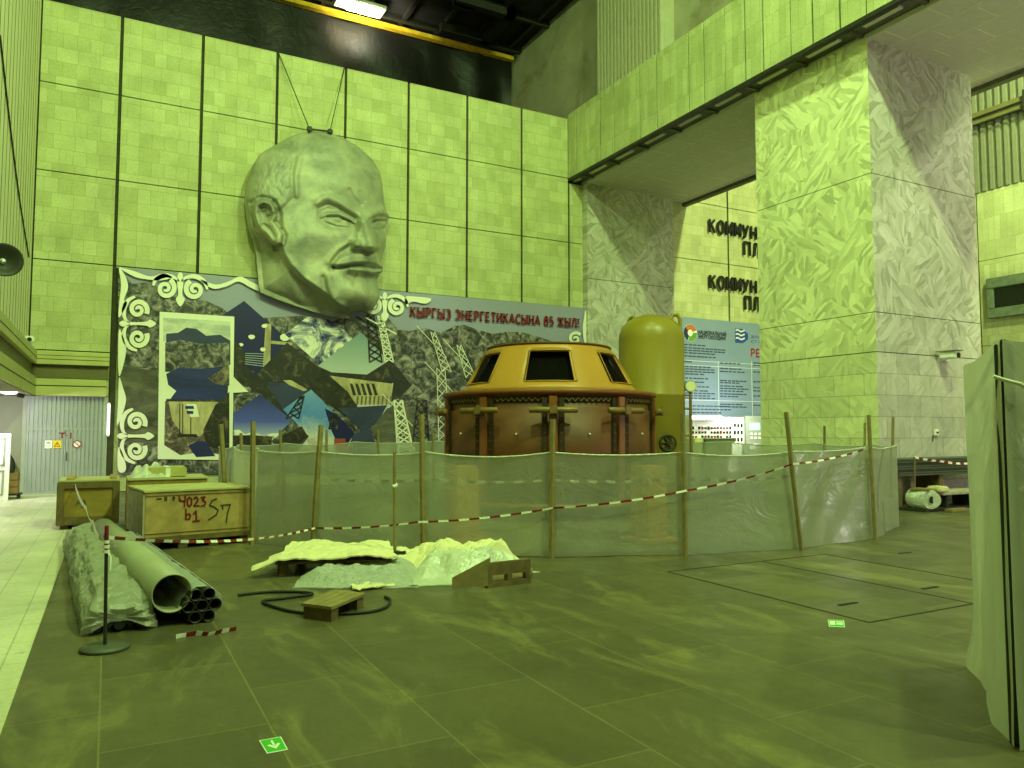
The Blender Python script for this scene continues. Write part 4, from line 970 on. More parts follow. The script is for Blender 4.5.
q = onY(756, 447, CY_-.05); m.bbox((q.x-.15, CY_-.05, q.z-.13), (q.x+.15, CY_-.01, q.z+.13), .02); m.build('socket', 'white', e)
for i in range(14):
    for j in range(4):
        if rr.random() < .12: continue
        q = onY(690.5+i*3.1, 428+j*4.4, CY_-.05); h_ = rr.uniform(.03, .06); 
        if q.x > a.x+.03: MB().bbox((q.x-.032, CY_-.06, q.z-h_), (q.x+.032, CY_, q.z+h_), .008).build('switch', 'letters' if rr.random() < .75 else 'red', cd)
for i in range(3):
    for j in range(3):
        q = onY(735.5+i*3.4, 425.5+j*7, CY_-.05); MB().bbox((q.x-.045, CY_-.04, q.z-.07), (q.x+.045, CY_, q.z+.07), .01).build('meter', 'darksteel', cd)
l0 = onY(693, 418.5, CY_-.4); l1 = onY(722, 418.5, CY_-.4)
sl = empty('strip_lamp', (l0.x, CY_-.4, l0.z), 'bright white strip lamp along the top of the instrument panel', 'lamp')
MB().bbox((l0.x, CY_-.45, l0.z-.03), (l1.x, CY_-.3, l0.z+.09), .02).build('lamp_tube', 'lamp_hot' if False else 'lamp_glow', sl)
MB().bbox((l0.x-.03, CY_-.3, l0.z-.05), (l1.x+.03, CY_, l0.z+.12), .02).build('lamp_housing', 'white', sl)
a = onY(694, 449, 20.2); b = onY(704, 449, 20.2); c = onY(733, 449, 20.2); zt = onY(715, 438, 20.2).z
tag(MB().bbox((a.x, 20.2, 0), (b.x, 20.8, zt), .02).box((a.x+.05, 20.19, .2), (b.x-.05, 20.2, zt-.1), 0).build('desk_pedestal', simple('lime enamel', rgb(190, 200, 140), .5)), 'narrow pale green desk pedestal at the left foot of the instrument panel', 'cabinet')
dk = empty('operator_desk', (b.x, 20.1, 0), 'dull green operator desk standing in front of the instrument panel', 'desk')
MB().bbox((b.x+.03, 20.1, 0), (c.x, 20.8, zt-.05), .02).build('desk_body', simple('green enamel', rgb(128, 140, 96), .5), dk)
MB().bbox((b.x+.01, 20.05, zt-.05), (c.x+.04, 20.85, zt), .01).build('desk_top', 'grey_box', dk)
MB().box((b.x+.9, 20.09, .1), (b.x+.92, 20.1, zt-.1)).build('desk_seam', 'darksteel', dk)

# ================================================================== PLASTIC SCREEN RING
ring = [(1.89, 11.27), (2.5, 10.3), (3.68, 9.3), (4.99, 8.30), (6.55, 7.62), (8.24, 7.28), (9.94, 7.43), (11.7, 8.2), (13.2, 9.7), (14.0, 11.8), (13.9, 14.4), (12.8, 17), (10.5, 19), (8, 19.4), (5.5, 18.8), (3.5, 17.4), (2.25, 15.7), (1.68, 13.9), (1.72, 12.4)]
def film(name, pts, zt, label, mat, sag=.05, seed=0, bulge=.05):
    rs = random.Random(seed); m = MB(); cols = []
    for i in range(len(pts)-1):
        a = Vector(pts[i]); b = Vector(pts[i+1]); n = 24
        nrm = Vector((b.y-a.y, a.x-b.x)).normalized()
        for k in range(n+(1 if i == len(pts)-2 else 0)):
            t = k/n; q = a.lerp(b, t); cols.append((q, nrm, t, zt[i]*(1-t)+zt[i+1]*t-sag*4*t*(1-t)*(0.6+.8*((i*37) % 5)/5)))
    NV = 14; vs = []
    for ci, (q, nn, t, z) in enumerate(cols):
        for j in range(NV+1):
            s_ = j/NV; env = 4*t*(1-t)
            dd = bulge*env*math.sin(math.pi*s_)*.8+0.06*env**.5*noise.noise(Vector((q.x*1.4+seed, q.y*1.4, s_*1.2)))+.02*env*math.sin((s_*3+t*5+seed)*3.1)*.6
            vs.append((q.x-nn.x*dd, q.y-nn.y*dd, .012+(z-.012)*(1-s_)))
    fs = [(c*(NV+1)+j, (c+1)*(NV+1)+j, (c+1)*(NV+1)+j+1, c*(NV+1)+j+1) for c in range(len(cols)-1) for j in range(NV)]
    m.add(vs, fs, 0, True); m.tube([Vector(vs[c*(NV+1)])+Vector((0, 0, -.006)) for c in range(len(cols))], .011, 6, 1); o = m.build(name, [mat, 'film_white'])
    return tag(o, label, 'plastic sheet')
film('plastic_screen', ring[:8], [1.33, 1.33, 1.33, 1.335, 1.33, 1.33, 1.375, 1.37], 'long translucent plastic screen curving in front of the turbine housing', 'film', .05, 1)
film('plastic_screen', ring[7:], [1.37, 1.34, 1.33, 1.33, 1.33, 1.33, 1.33, 1.33, 1.33, 1.33, 1.33, 1.36], 'plastic screen on the far side of the enclosure behind the turbine housing', 'film', .05, 2)
film('plastic_screen', [ring[18], ring[0]], [1.36, 1.36], 'short white plastic sheet sagging between two stakes behind the crates', 'film_white', .12, 5)
m = MB(); pts = [Vector((p[0], p[1], 1.34)) for p in ring[:8]]
# stakes
def stake(pb, pt, label, name='wooden_stake', r=.028, mat='wood', base=None):
    b = Vector(base) if base else onZ(*pb); t = onY(pt[0], pt[1], b.y)
    m = MB(); ax = (t-b).normalized(); u = Vector((math.cos(.4), math.sin(.4), 0)); u = (u-ax*u.dot(ax)).normalized(); v_ = ax.cross(u)
    vs = []; sect = 5
    for k in range(sect+1):
        p = b.lerp(t, k/sect)+Vector((noise.noise(b*3+Vector((k, 0, 0)))*.006, noise.noise(b*5+Vector((0, k, 0)))*.006, 0))
        for (e, f_) in ((-1, -1), (1, -1), (1, 1), (-1, 1)): vs.append(p+u*r*e+v_*r*f_*.8)
    fs = [(0, 3, 2, 1)]+[(k*4+e, k*4+(e+1) % 4, (k+1)*4+(e+1) % 4, (k+1)*4+e) for k in range(sect) for e in range(4)]+[tuple(sect*4+i for i in range(4))]
    m.add(vs, fs, 0); o = m.build(name, mat); return tag(o, label, 'stake', 'stakes holding the plastic screen')
def out(p, d=.06):
    q = Vector((p[0]-8, p[1]-13)).normalized(); return (p[0]+q.x*d, p[1]+q.y*d, 0)
stake(None, (321, 425), 'dark-footed stake leftmost along the front screen, right of the painted crate', base=out(ring[1]))
stake(None, (421.5, 414), 'wooden stake in front of the screen directly behind the plastic debris heap', base=out(ring[2]))
stake(None, (553, 419), 'wooden stake in front of the screen at the middle of the turbine housing', base=out(ring[3]))
stake(None, (682.5, 414), 'leaning wooden stake in the front screen just right of the olive tank', base=out(ring[4]))
stake(None, (786, 412), 'strongly leaning stake on the front screen before the stone pillar', base=out(ring[5]))
stake(None, (868.5, 415), 'stake near the right end of the screen where the barrier tape is tied', base=out(ring[6]))
stake(None, (253, 421), 'stake at the right edge of the short white sheet behind the crates', base=out(ring[0]))
stake(None, (221, 424), 'stake at the left edge of the short white sheet behind the crates', base=out(ring[18]))
def ring_hit(px):
    d = ray(px, 431); best = None
    for i in range(7, len(ring)):
        a = Vector(ring[i]); b = Vector(ring[(i+1) % len(ring)]); e = b-a; den = d.x*e.y-d.y*e.x
        if abs(den) < 1e-9: continue
        t = (a.x*e.y-a.y*e.x)/den; u = (a.x*d.y-a.y*d.x)/den
        if t > 0 and 0 <= u <= 1 and (best is None or t > best): best = t
    return (d.x*best, d.y*best, 0)
for px, top, lab in ((241, 433, 'thin far stake showing between the two stakes of the short white sheet'), (280.5, 430, 'far stake in front of the blue evening photo of the mural'), (326.5, 430, 'far stake close beside the leftmost front stake of the screen'), (378, 430, 'far stake in front of the misty lower middle of the mural'), (433, 431, 'far stake just left of the turbine housing'), (824.5, 426, 'thin dark far stake against the yellow-green pillar face'), (865, 423, 'yellowish far stake close left of the tape-tied stake'), (893, 417, 'far stake at the right end of the screen against the grey pillar face')):
    stake(None, (px, top), lab, r=.024, base=out(ring_hit(px), -.06), mat='wood' if px not in (824.5,) else 'wood_old')
# barrier tapes, striped
def tape(label, pts, seglen=.16, hw=.03, name='barrier_tape', mats=('tape_white', 'tape_red'), twist=.5):
    P = [Vector(p) for p in pts]; dens = []
    for i in range(len(P)-1):
        L = (P[i+1]-P[i]).length; n = max(2, int(round(L/seglen)))
        sg = .02*L
        for k in range(n): t = k/n; dens.append(P[i].lerp(P[i+1], t)-Vector((0, 0, sg*4*t*(1-t))))
    dens.append(P[-1]); m = MB()
    for i in range(len(dens)-1):
        a, b = dens[i], dens[i+1]
        def off(i): th = math.sin(i*.35)*twist; return Vector((math.sin(th)*.7*hw, -math.sin(th)*.7*hw, math.cos(th)*hw))
        u, w_ = off(i), off(i+1); e = Vector((.002, .002, 0))
        m.add([a-u, b-w_, b+w_, a+u, a-u+e, b-w_+e, b+w_+e, a+u+e], [(0, 1, 2, 3), (7, 6, 5, 4), (0, 4, 5, 1), (3, 2, 6, 7)], i % 2)
    return tag(m.build(name, list(mats)), label, 'tape')
sb = Vector((.02, 6.4, 0)); st_top = onY(98, 533, 6.4)
tp = [onY(103, 537, 6.4)]
for (px, py, i) in ((315, 528, 1), (418, 522, 2), (553, 508, 3), (687, 490.5, 4), (793, 464, 5), (868.5, 448, 6)):
    b = Vector(ring[i]); q = Vector(out(ring[i], .11)); d = ray(px, py); tp.append(onY(px, py, q.y))
tape('red and white barrier tape strung from the stanchion along the front screen', tp, .14, .0135)
it = []
for i in range(1, 7):
    q = Vector(ring[i]); n_ = (q-Vector((8, 13))).normalized(); q = q-n_*.12
    it.append(Vector((q.x, q.y, (.97, .98, .99, 1.0, 1.0, 1.03)[i-1]-.02)))
tape('faint inner tape line showing through the plastic screen', it, .12, .018, mats=('tape_white', 'tape_red'))

# ================================================================== CRATES
def crate(name, x0, x1, y0, y1, z0, z1, label, front, side, top='crate', rz=0):
    e = empty(name, (x0, y0, 0), label, 'crate', 'shipping crates at the left')
    MB().bbox((x0+.02, y0+.02, z0), (x1-.02, y1-.02, z1-.03), .008).build('body', front, e)
    MB().box((x0-.002, y0+.03, z0+.01), (x0+.02, y1-.03, z1-.04)).build('side_board', side, e)
    m = MB(); n = 5
    for k in range(n): m.bbox((x0, y0+(y1-y0)*k/n+.003, z1-.03), (x1, y0+(y1-y0)*(k+1)/n-.003, z1), .005)
    m.build('lid', top, e)
    e.rotation_euler[2] = rz
    return e
q0 = onZ(142, 551); q1 = onZ(245, 545); cx0 = q0.x; cx1 = cx0+1.42; cy = q0.y-.1
zt = onY(200, 489, cy).z
bc = crate('wooden_crate', cx0, cx1, cy, cy+1.25, .17, zt, 'big plywood crate on a pallet with red and dark painted numbers', 'crate', 'crate_side', top=simple('dusty lid', rgb(180, 174, 126), .8, 0, .1, 6), rz=math.radians(8))
for k in range(4):
    xx = cx0+.05+k*(cx1-cx0-.2)/3; MB().bbox((xx, cy+.05, 0), (xx+.12, cy+1.2, .11), .005).build('pallet_block', 'wood_old', bc)
MB().bbox((cx0, cy, .11), (cx1, cy+1.25, .17), .005).build('pallet_deck', 'wood_old', bc)
def stroke(paths, mat, parent, y, wd, name='painted_mark'):
    m = MB()
    for pts in paths:
        P = [Vector((p[0], y, p[1])) for p in pts]
        for i in range(len(P)-1):
            d = P[i+1]-P[i]; nn = Vector((-d.z, 0, d.x)).normalized()*wd/2
            e = d.normalized()*wd*.3
            a, b = P[i]-e, P[i+1]+e
            m.add([a+nn, a-nn, b-nn, b+nn, a+nn+Vector((0, .004, 0)), a-nn+Vector((0, .004, 0)), b-nn+Vector((0, .004, 0)), b+nn+Vector((0, .004, 0))], [(0, 1, 2, 3), (0, 3, 7, 4), (1, 5, 6, 2)])
    return m.build(name, mat, parent)
fy = cy+.012
def ck(x, y): q = onY(50+x/3.84, 460+y/3.84, fy); return (q.x, q.z)
def ckp(L): return [[ck(*p) for p in s_] for s_ in L]
stroke(ckp([[(500, 140), (502, 156), (516, 160), (522, 158)], [(524, 138), (520, 180)],
 [(540, 145), (532, 152), (532, 172), (540, 180), (548, 172), (548, 152), (540, 145)],
 [(558, 150), (566, 144), (574, 152), (570, 162), (558, 178), (578, 178)],
 [(586, 146), (602, 144), (592, 156), (604, 164), (600, 176), (586, 180)]]), 'red_dark', bc, fy, .022)
stroke(ckp([[(526, 190), (526, 230), (540, 228), (544, 216), (538, 208), (528, 214)], [(556, 210), (566, 198), (568, 236)], [(554, 238), (580, 236)]]), 'red_dark', bc, fy, .022)
stroke(ckp([[(648, 152), (630, 158), (620, 176), (640, 184), (654, 196), (646, 214), (616, 232)], [(664, 178), (702, 174), (692, 206), (686, 244)], [(672, 176), (672, 192)]]), 'marker', bc, fy, .018)
stroke(ckp([[(412, 150), (430, 149)], [(444, 142), (444, 156)], [(450, 142), (450, 156)], [(478, 142), (478, 156)], [(474, 148), (478, 142), (482, 148)]]), 'marker', bc, fy, .016)
m = MB()
for z in (.22, zt-.08): m.box((cx0+.02, cy+.012, z), (cx1-.02, cy+.02, z+.008))
m.build('board_seam', 'wood_old', bc)
q0 = onZ(57, 528); lx0 = q0.x; ly = q0.y-.35; lx1 = onZ(117, 527).x+.02; zt2 = onY(85, 480, ly).z
lc_ = crate('wooden_crate', lx0, lx1, ly, ly+1.15, .07, zt2, 'olive framed board crate left of the number-painted crate, with tape lying over it', 'crate_left', 'crate_left', top=bpy.data.materials['dusty lid'])
m = MB()
for (a, b) in (((lx0-.004, ly-.02, .07), (lx0+.1, ly+.02, zt2-.03)), ((lx1-.1, ly-.02, .07), (lx1+.004, ly+.02, zt2-.03)), ((lx0+.1, ly-.018, zt2-.14), (lx1-.1, ly+.02, zt2-.03)), ((lx0+.1, ly-.018, .07), (lx1-.1, ly+.02, .2))): m.bbox(a, b, .008)
m.build('frame_batten', 'wood_old', lc_)
MB().bbox((lx0+.05, ly+.05, 0), (lx0+.17, ly+1.1, .07), .005).bbox((lx1-.17, ly+.05, 0), (lx1-.05, ly+1.1, .07), .005).build('skid', 'wood_old', lc_)
MB().bbox((lx0+.12, ly+.1, zt2), (lx0+.24, ly+1.05, zt2+.035), .006).bbox((lx1-.14, ly+.1, zt2), (lx1-.04, ly+1.05, zt2+.035), .006).build('lid_batten', 'crate', lc_)
sc_ = lambda x, y: (lambda q: (q.x, q.z))(onY(50+x/3.84, 460+y/3.84, ly-.0))
stroke([[sc_(*p) for p in L] for L in ([(100, 172), (116, 146), (126, 172)], [(106, 164), (136, 162)], [(130, 150), (136, 172)], [(120, 180), (132, 182)])], 'wood_old', lc_, ly+.012, .022)
rr2 = random.Random(5)
# third crate behind, with wrapped cartons on it
c3 = crate('wooden_crate', lx1+.1, lx1+1.3, 13.5, 14.6, .08, .84, 'dark board crate half hidden behind the other two crates', 'crate_left', 'crate_left', top=bpy.data.materials['dusty lid'])
MB().bbox((lx1+.15, 13.55, 0), (lx1+.27, 14.55, .08), .005).bbox((lx1+1.1, 13.55, 0), (lx1+1.22, 14.55, .08), .005).build('skid', 'wood_old', c3)
def carton(px0, px1, py0, py1, y, d, label, mat='cream', base=None):
    a = onY(px0, py1, y); b = onY(px1, py0, y); z0 = base if base is not None else a.z
    e = empty('wrapped_carton', ((a.x+b.x)/2, y, z0), label, 'carton')
    MB().bbox((a.x, y, z0), (b.x, y+d, b.z), .02).build('box', mat, e)
    MB().box((a.x+(b.x-a.x)*.46, y-.004, z0+.002), (a.x+(b.x-a.x)*.58, y, b.z-.01)).box((a.x+(b.x-a.x)*.46, y, b.z-.001), (a.x+(b.x-a.x)*.58, y+d, b.z+.003)).build('strap', 'tape_white', e)
    m = MB(); 
    for k in range(5): xx = a.x+(b.x-a.x)*(.08+.06*k); m.box((xx, y-.004, z0+.05), (xx+.04, y, z0+.09))
    return e
olive = simple('dusty olive carton', rgb(176, 170, 104), .7, 0, .12, 6)
carton(147, 187, 467, 482, 13.65, .7, 'flat dusty carton with a pale strap lying on the hidden crate', olive, .842)
# crumpled clear film on the crate top
def crumple(name, x0, x1, y0, y1, base, h, label, mat, seed, n=26, sc_n=3.5, edge=.02):
    vs = []; 
    for i in range(n+1):
        for j in range(n+1):
            u, v_ = i/n, j/n; env = min(1, 4*min(u, 1-u))*min(1, 4*min(v_, 1-v_))
            z = base+edge*.3+env*h*(.45+.9*abs(noise.noise(Vector((u*sc_n+seed, v_*sc_n, seed*.7))))+.25*noise.noise(Vector((u*9, v_*9, seed))))
            wob = .08*noise.noise(Vector((u*4, v_*4, seed+5)))
            vs.append((x0+(x1-x0)*(u+wob*.5), y0+(y1-y0)*(v_+wob), max(z, base+.004)))
    fs = [(i*(n+1)+j, (i+1)*(n+1)+j, (i+1)*(n+1)+j+1, i*(n+1)+j+1) for i in range(n) for j in range(n)]
    o = MB().add(vs, fs, 0, False).build(name, mat)
    return tag(o, label, 'plastic sheet')
crumple('plastic_sheet', lx1+.13, lx1+.7, 13.55, 14.3, .842, .22, 'crumpled clear film lying between the olive crate and the flat carton', 'film_white', 3)
# things by the gate, far left
def lean_door():
    e = empty('door_leaf', (-3.0, 21.2, 0), 'loose white panelled door leaf leaning at the far left edge', 'door')
    a = onY(8, 497, 20.9)
    R = Matrix.Translation((a.x, 20.9, 0)) @ Matrix.Rotation(math.radians(-7), 4, 'X')
    MB().bbox((-.9, 0, 0), (0, .05, 1.55), .008, 0, R).build('panel', 'white', e)
    m = MB()
    for z0, z1 in ((.12, .7), (.8, 1.45)):
        m.bbox((-.14, -.012, z0), (-.1, .0, z1), .003, 0, R); m.bbox((-.8, -.012, z0), (-.1, .0, z0+.04), .003, 0, R); m.bbox((-.8, -.012, z1-.04), (-.1, .0, z1), .003, 0, R)
    m.build('moulding', 'grey_box', e)
lean_door()
a = onY(6, 489, 21.4); b = onY(19, 470, 21.4)
bs = empty('box_stack', (b.x-.15, 21.5, 0), 'x', 'x'); bpy.data.objects.remove(bs)
for k in range(3):
    z = .12+k*.16; o = MB().bbox((b.x-.34+.01*k, 21.35, z), (b.x+.0-.01*k, 21.75, z+.155), .012).build('cardboard_box', simple('brown card', rgb(150, 118, 76), .8, 0, .1, 5) if k == 0 else bpy.data.materials['brown card'])
    tag(o, ('bottom', 'middle', 'topmost')[k]+' brown cardboard box of the short stack beside the grey gate', 'box', 'boxes beside the gate')
tr = empty('hand_truck', (b.x-.2, 21.5, 0), 'low dark dolly carrying the brown boxes beside the grey gate', 'dolly')
MB().bbox((b.x-.4, 21.3, .08), (b.x+.06, 21.8, .12), .01).build('deck', 'darksteel', tr)
for dx in (-.34, 0):
    for yy in (21.34, 21.72): MB().tube([(b.x+dx-.02, yy, .04), (b.x+dx+.02, yy, .04)], .04, 12).build('wheel', 'black_rubber', tr)
m = MB(); pts = [Vector((b.x-.42+.19*math.sin(k*math.pi/12), 21.95, .35+.62*math.sin(k*math.pi/12)*.0+.75*(k/12))) for k in range(13)]
m.lathe([(.0, 0), (.42, 0), (.46, .03), (.46, .08), (.42, .11), (0, .11)], (0, 0, 0), 40)
o = m.build('cable_drum', 'black_rubber'); o.rotation_euler = (math.radians(84), 0, 0); o.location = (b.x-.62, 22.35, .72); tag(o, 'big dark disc leaning on the passage wall behind the white door leaf', 'disc')
lp = onY(9, 392, 20.4)
pl = empty('passage_lamp', (lp.x, 20.4, lp.z), 'bright lamp glowing under the ledge at the far left', 'lamp')
MB().lathe([(0, -.05), (.12, -.04), (.17, 0), (.16, .05), (0, .06)], (lp.x, 20.4, lp.z), 24).build('bulb', 'lamp_glow', pl)
MB().tube([(lp.x, 20.4, lp.z+.05), (lp.x, 20.4, 2.48)], .03, 8).tube([(lp.x+.16, 20.4, lp.z-.06), (lp.x+.3, 20.4, lp.z-.09)], .05, 8).build('bracket', 'darksteel', pl)
# horn loudspeaker on left wall with cable
hp = onX(3, 261, XL+.35)
hs = empty('horn_speaker', hp, 'dark horn loudspeaker on the pale left wall near the mural', 'loudspeaker')
m = MB(); ax = Vector((.25, -1, 0)).normalized(); sd = Vector((0, 0, 1)).cross(ax).normalized()
pr = [(r*.72, t*.7) for (r, t) in [(.05, -.25), (.09, -.1), (.16, 0.03), (.27, .12), (.345, .16), (.36, .17), (.33, .17), (.24, .10), (.1, -.02), (0, -.03)]]
vs = []; nn = 36
for (r, t) in pr:
    for k in range(nn): vs.append(hp+ax*t+(sd*math.cos(2*math.pi*k/nn)+Vector((0, 0, 1))*math.sin(2*math.pi*k/nn))*r)
m.add(vs, [(i*nn+k, i*nn+(k+1) % nn, (i+1)*nn+(k+1) % nn, (i+1)*nn+k) for i in range(len(pr)-1) for k in range(nn)], 0, True)
m.build('horn', 'darksteel', hs)
MB().tube([hp+ax*-.02, hp+ax*.05], [.045, .02], 14).build('driver_cone', 'white', hs)
MB().tube([hp-ax*.2, Vector((XL-.01, hp.y+.3, hp.z))], .03, 8).build('bracket', 'darksteel', hs)
ca = onX(0, 35, XL+.02); cb = onX(29, 257, XL+.02)
tag(MB().tube([ca+(cb-ca)*(k/12)-Vector((0, 0, .25*math.sin(k/12*math.pi))) for k in range(13)], .016, 6).build('wall_cable', 'darksteel'), 'thin dark cable sagging down the pale left wall to the corner', 'cable')
q = onX(29, 340, XL+.1)
cm = empty('corner_camera', q, 'small pale security camera in the left corner just above the ledge', 'camera')
MB().bbox((q.x-.1, q.y-.14, q.z-.07), (q.x+.12, q.y+.14, q.z+.09), .03).build('housing', 'white', cm); MB().tube([q+Vector((.02, -.14, 0)), q+Vector((.02, -.17, 0))], .05, 12).build('lens', 'letters', cm); MB().tube([q, q+Vector((-.12, 0, -.12))], .03, 8).build('mount', 'white', cm)

# ================================================================== PIPES
A = onZ(172, 593.5, .27); Bk = onZ(103, 530.5, .27)
ax = (Bk-A).normalized(); L = (Bk-A).length; sx = Vector((0, 0, 1)).cross(ax).normalized(); sz = ax.cross(sx)
bp_ = empty('large_pipe', (A.x, A.y, 0), 'large grey plastic pipe lying open end forward on top of the bundles', 'pipe')
m = MB(); rp = .158; nn = 48
def pipe(m, a, ax_, L, r, ri, n=24):
    sx = Vector((0, 0, 1)).cross(ax_).normalized(); sz = ax_.cross(sx); rings = [(r, L), (r, 0), (ri, 0), (ri, L)]
    vs = [a+ax_*t+(sx*math.cos(2*math.pi*k/n)+sz*math.sin(2*math.pi*k/n))*q for (q, t) in rings for k in range(n)]
    return m.add(vs, [(i*n+k, i*n+(k+1) % n, ((i+1) % 4)*n+(k+1) % n, ((i+1) % 4)*n+k) for i in range(4) for k in range(n)], 0, True)
pipe(m, A, ax, L, rp, rp-.012, 48); m.build('pipe_wall', 'pipe', bp_)
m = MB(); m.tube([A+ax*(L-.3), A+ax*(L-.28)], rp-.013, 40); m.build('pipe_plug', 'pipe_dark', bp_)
# small pipe bundle on the right, wrapped in clear film
small0 = A+sx*-.0; rt_ = Vector((ax.y, -ax.x, 0)).normalized()
base = A+rt_*.235+ax*-.02; base.z = .075
r_ = .05
hexo = [(0, .07), (-.105, .07), (.105, .07), (-.052, .161), (.052, .161), (-.052, -.02), (.052, -.02)]
for i, (ox, oz) in enumerate(hexo):
    m = MB(); p = base+rt_*ox; p.z = base.z+oz+.0; pipe(m, p, ax, L-.35, r_, r_-.006, 20); o = m.build('small_pipe', 'darksteel')
    tag(o, 'small dark pipe in the film-wrapped bundle under the large pipe, '+('at its centre', 'at its left end', 'at its right end', 'upper left of its centre', 'upper right of its centre', 'lower left of its centre', 'lower right of its centre')[i], 'pipe', 'bundle of small pipes')
m = MB(); n = 22; k_ = 14; vs = []
for i in range(n+1):
    p = base+ax*(i/n*(L-.5)+.05)
    for k in range(k_):
        t = 2*math.pi*k/k_; rr_ = .185+.012*noise.noise(Vector((i*.8, k*.9, 4)))
        q = p+rt_*math.cos(t)*rr_*.95; q.z = max(.004, base.z+.07+math.sin(t)*rr_*.82); vs.append(q)
m.add(vs, [(i*k_+k, i*k_+(k+1) % k_, (i+1)*k_+(k+1) % k_, (i+1)*k_+k) for i in range(n) for k in range(k_)], 0, True)
tag(m.build('film_wrap', 'film_clear'), 'clear film sleeve around the bundle of small pipes', 'plastic sheet')
# wrapped long bundle on the left
def wrapped():
    e = empty('wrapped_bundle', (A.x-.3, A.y-.3, 0), 'long lumpy bundle wrapped in pale plastic left of the large pipe', 'bundle')
    f0 = onZ(119, 632); f1 = onZ(86, 546)
    axx = (f1-f0).normalized(); LL = (f1-f0).length; r2 = Vector((axx.y, -axx.x, 0)).normalized()
    n = 70; kk = 26; vs = []
    for i in range(n+1):
        t = i/n; p = f0+axx*(t*LL)
        for k in range(kk):
            a = math.pi*(k/(kk-1)); 
            wob = .035*noise.noise(Vector((t*18, k*.35, 1)))+.02*noise.noise(Vector((t*50, k*.8, 7)))
            ww = .27+wob; hh = .30+wob*1.2
            if t < .05: hh *= .75+5*t
            ca, sa = math.cos(a), math.sin(a)
            q = p-r2*(math.copysign(abs(ca)**.7, ca)*ww)+Vector((0, 0, max(.003, sa**.75*hh))); vs.append(q)
    fs = [(i*kk+k, i*kk+k+1, (i+1)*kk+k+1, (i+1)*kk+k) for i in range(n) for k in range(kk-1)]
    MB().add(vs, fs, 0, False).build('plastic_wrap', 'film_dusty', e)
    # folded open end
    cvs = [vs[k] for k in range(kk)]; ctr = f0-axx*.05+Vector((0, 0, .12)); m = MB()
    ring2 = []
    for k, q in enumerate(cvs):
        d = q-(f0+Vector((0, 0, .12))); fl = -axx*(.05+.07*abs(noise.noise(Vector((k*.7, 2, 2)))))
        z = (f0+Vector((0, 0, .12))+d*(.72+.25*noise.noise(Vector((k*.9, 0, 5)))))+fl; z.z = max(z.z, .003); ring2.append(z)
    ring3 = [ctr+(q-ctr)*.35+axx*.03 for q in ring2]
    mv = cvs+ring2+ring3
    m.add(mv, [(j*kk+k, j*kk+k+1, (j+1)*kk+k+1, (j+1)*kk+k) for j in range(2) for k in range(kk-1)]); m.add([r for r in ring3], [tuple(range(kk))])
    m.build('folded_end', 'film_dusty', e)
    m = MB()
    for i in range(5): 
        p = f0+r2*(-.16+.08*i)+Vector((0, 0, .06+(.03 if i % 2 else 0))); m.tube([p-axx*.02, p+axx*(LL-.2)], .04, 10)
    m.build('bundle_core', 'pipe_dark', e)
wrapped()
# scrap of tape on the floor by the bundle
q = onZ(205, 634)
tape('crumpled scrap of red and white tape on the floor before the small pipes', [onZ(176, 637, .012), onZ(196, 633, .02), onZ(208, 634.5, .012), onZ(222, 631, .02), onZ(236, 629, .012)], .07, .02, 'tape_scrap')
tp2 = [onY(75, 485, ly), onY(86, 508, 11.5), onY(93, 522, 9.0), onY(99, 536, 6.45)]
tape('white tape drooping from the olive crate to the stanchion', tp2, .3, .022, mats=('tape_white', 'tape_white'))
# stanchion
se = empty('stanchion', (sb.x, sb.y, 0), 'slim dark barrier stanchion with a round base before the wrapped bundle', 'stanchion')
MB().lathe([(0, 0), (.165, 0), (.17, .012), (.165, .025), (.05, .035), (0, .036)], (sb.x, sb.y, 0), 40).build('base_plate', 'strips', se)
MB().tube([(sb.x, sb.y, .03), (sb.x-.012, sb.y, .72)], .013, 10).build('pole', 'darksteel', se)
MB().tube([(sb.x-.012, sb.y, .70), (sb.x-.013, sb.y, .8), (sb.x-.014, sb.y, .9)], [.012, .015, .014], 12).build('tape_head', 'red_dark', se)
m = MB()
for k, z in enumerate((.70, .735, .77)): m.tube([(sb.x-.0125, sb.y, z), (sb.x-.0125, sb.y, z+.022)], .024-.002*k, 12)
p = Vector((sb.x-.012, sb.y, .72)); m.tube([p, p+Vector((.03, -.02, -.05)), p+Vector((.028, -.025, -.15))], .007, 6)
m.build('tape_knot', 'tape_white', se)

# ================================================================== DEBRIS HEAP
def P3(px, py, z=0.): return onZ(px, py, z)
def sheet(name, corners, nx, ny, hfun, label, mat, seed, cat='plastic sheet', th=.01):
    a, b, c, d = [Vector(p) for p in corners]; vs = []
    for i in range(nx+1):
        for j in range(ny+1):
            u, v_ = i/nx, j/ny; p = a*(1-u)*(1-v_)+b*u*(1-v_)+c*u*v_+d*(1-u)*v_
            p = p+Vector((noise.noise(Vector((u*5, v_*5, seed))), noise.noise(Vector((u*5, v_*5, seed+9))), 0))*.07
            vs.append((p.x, p.y, max(.005, hfun(u, v_, p))))
    fs = [(i*(ny+1)+j, (i+1)*(ny+1)+j, (i+1)*(ny+1)+j+1, i*(ny+1)+j+1) for i in range(nx) for j in range(ny)]
    o = MB().add(vs, fs, 0, False).build(name, mat)
    if th: md = o.modifiers.new('t', 'SOLIDIFY'); md.thickness = th; md.offset = 1
    return tag(o, label, cat)
def edge_fall(u, v, k=6): return min(1, k*min(u, 1-u))*min(1, k*min(v, 1-v))
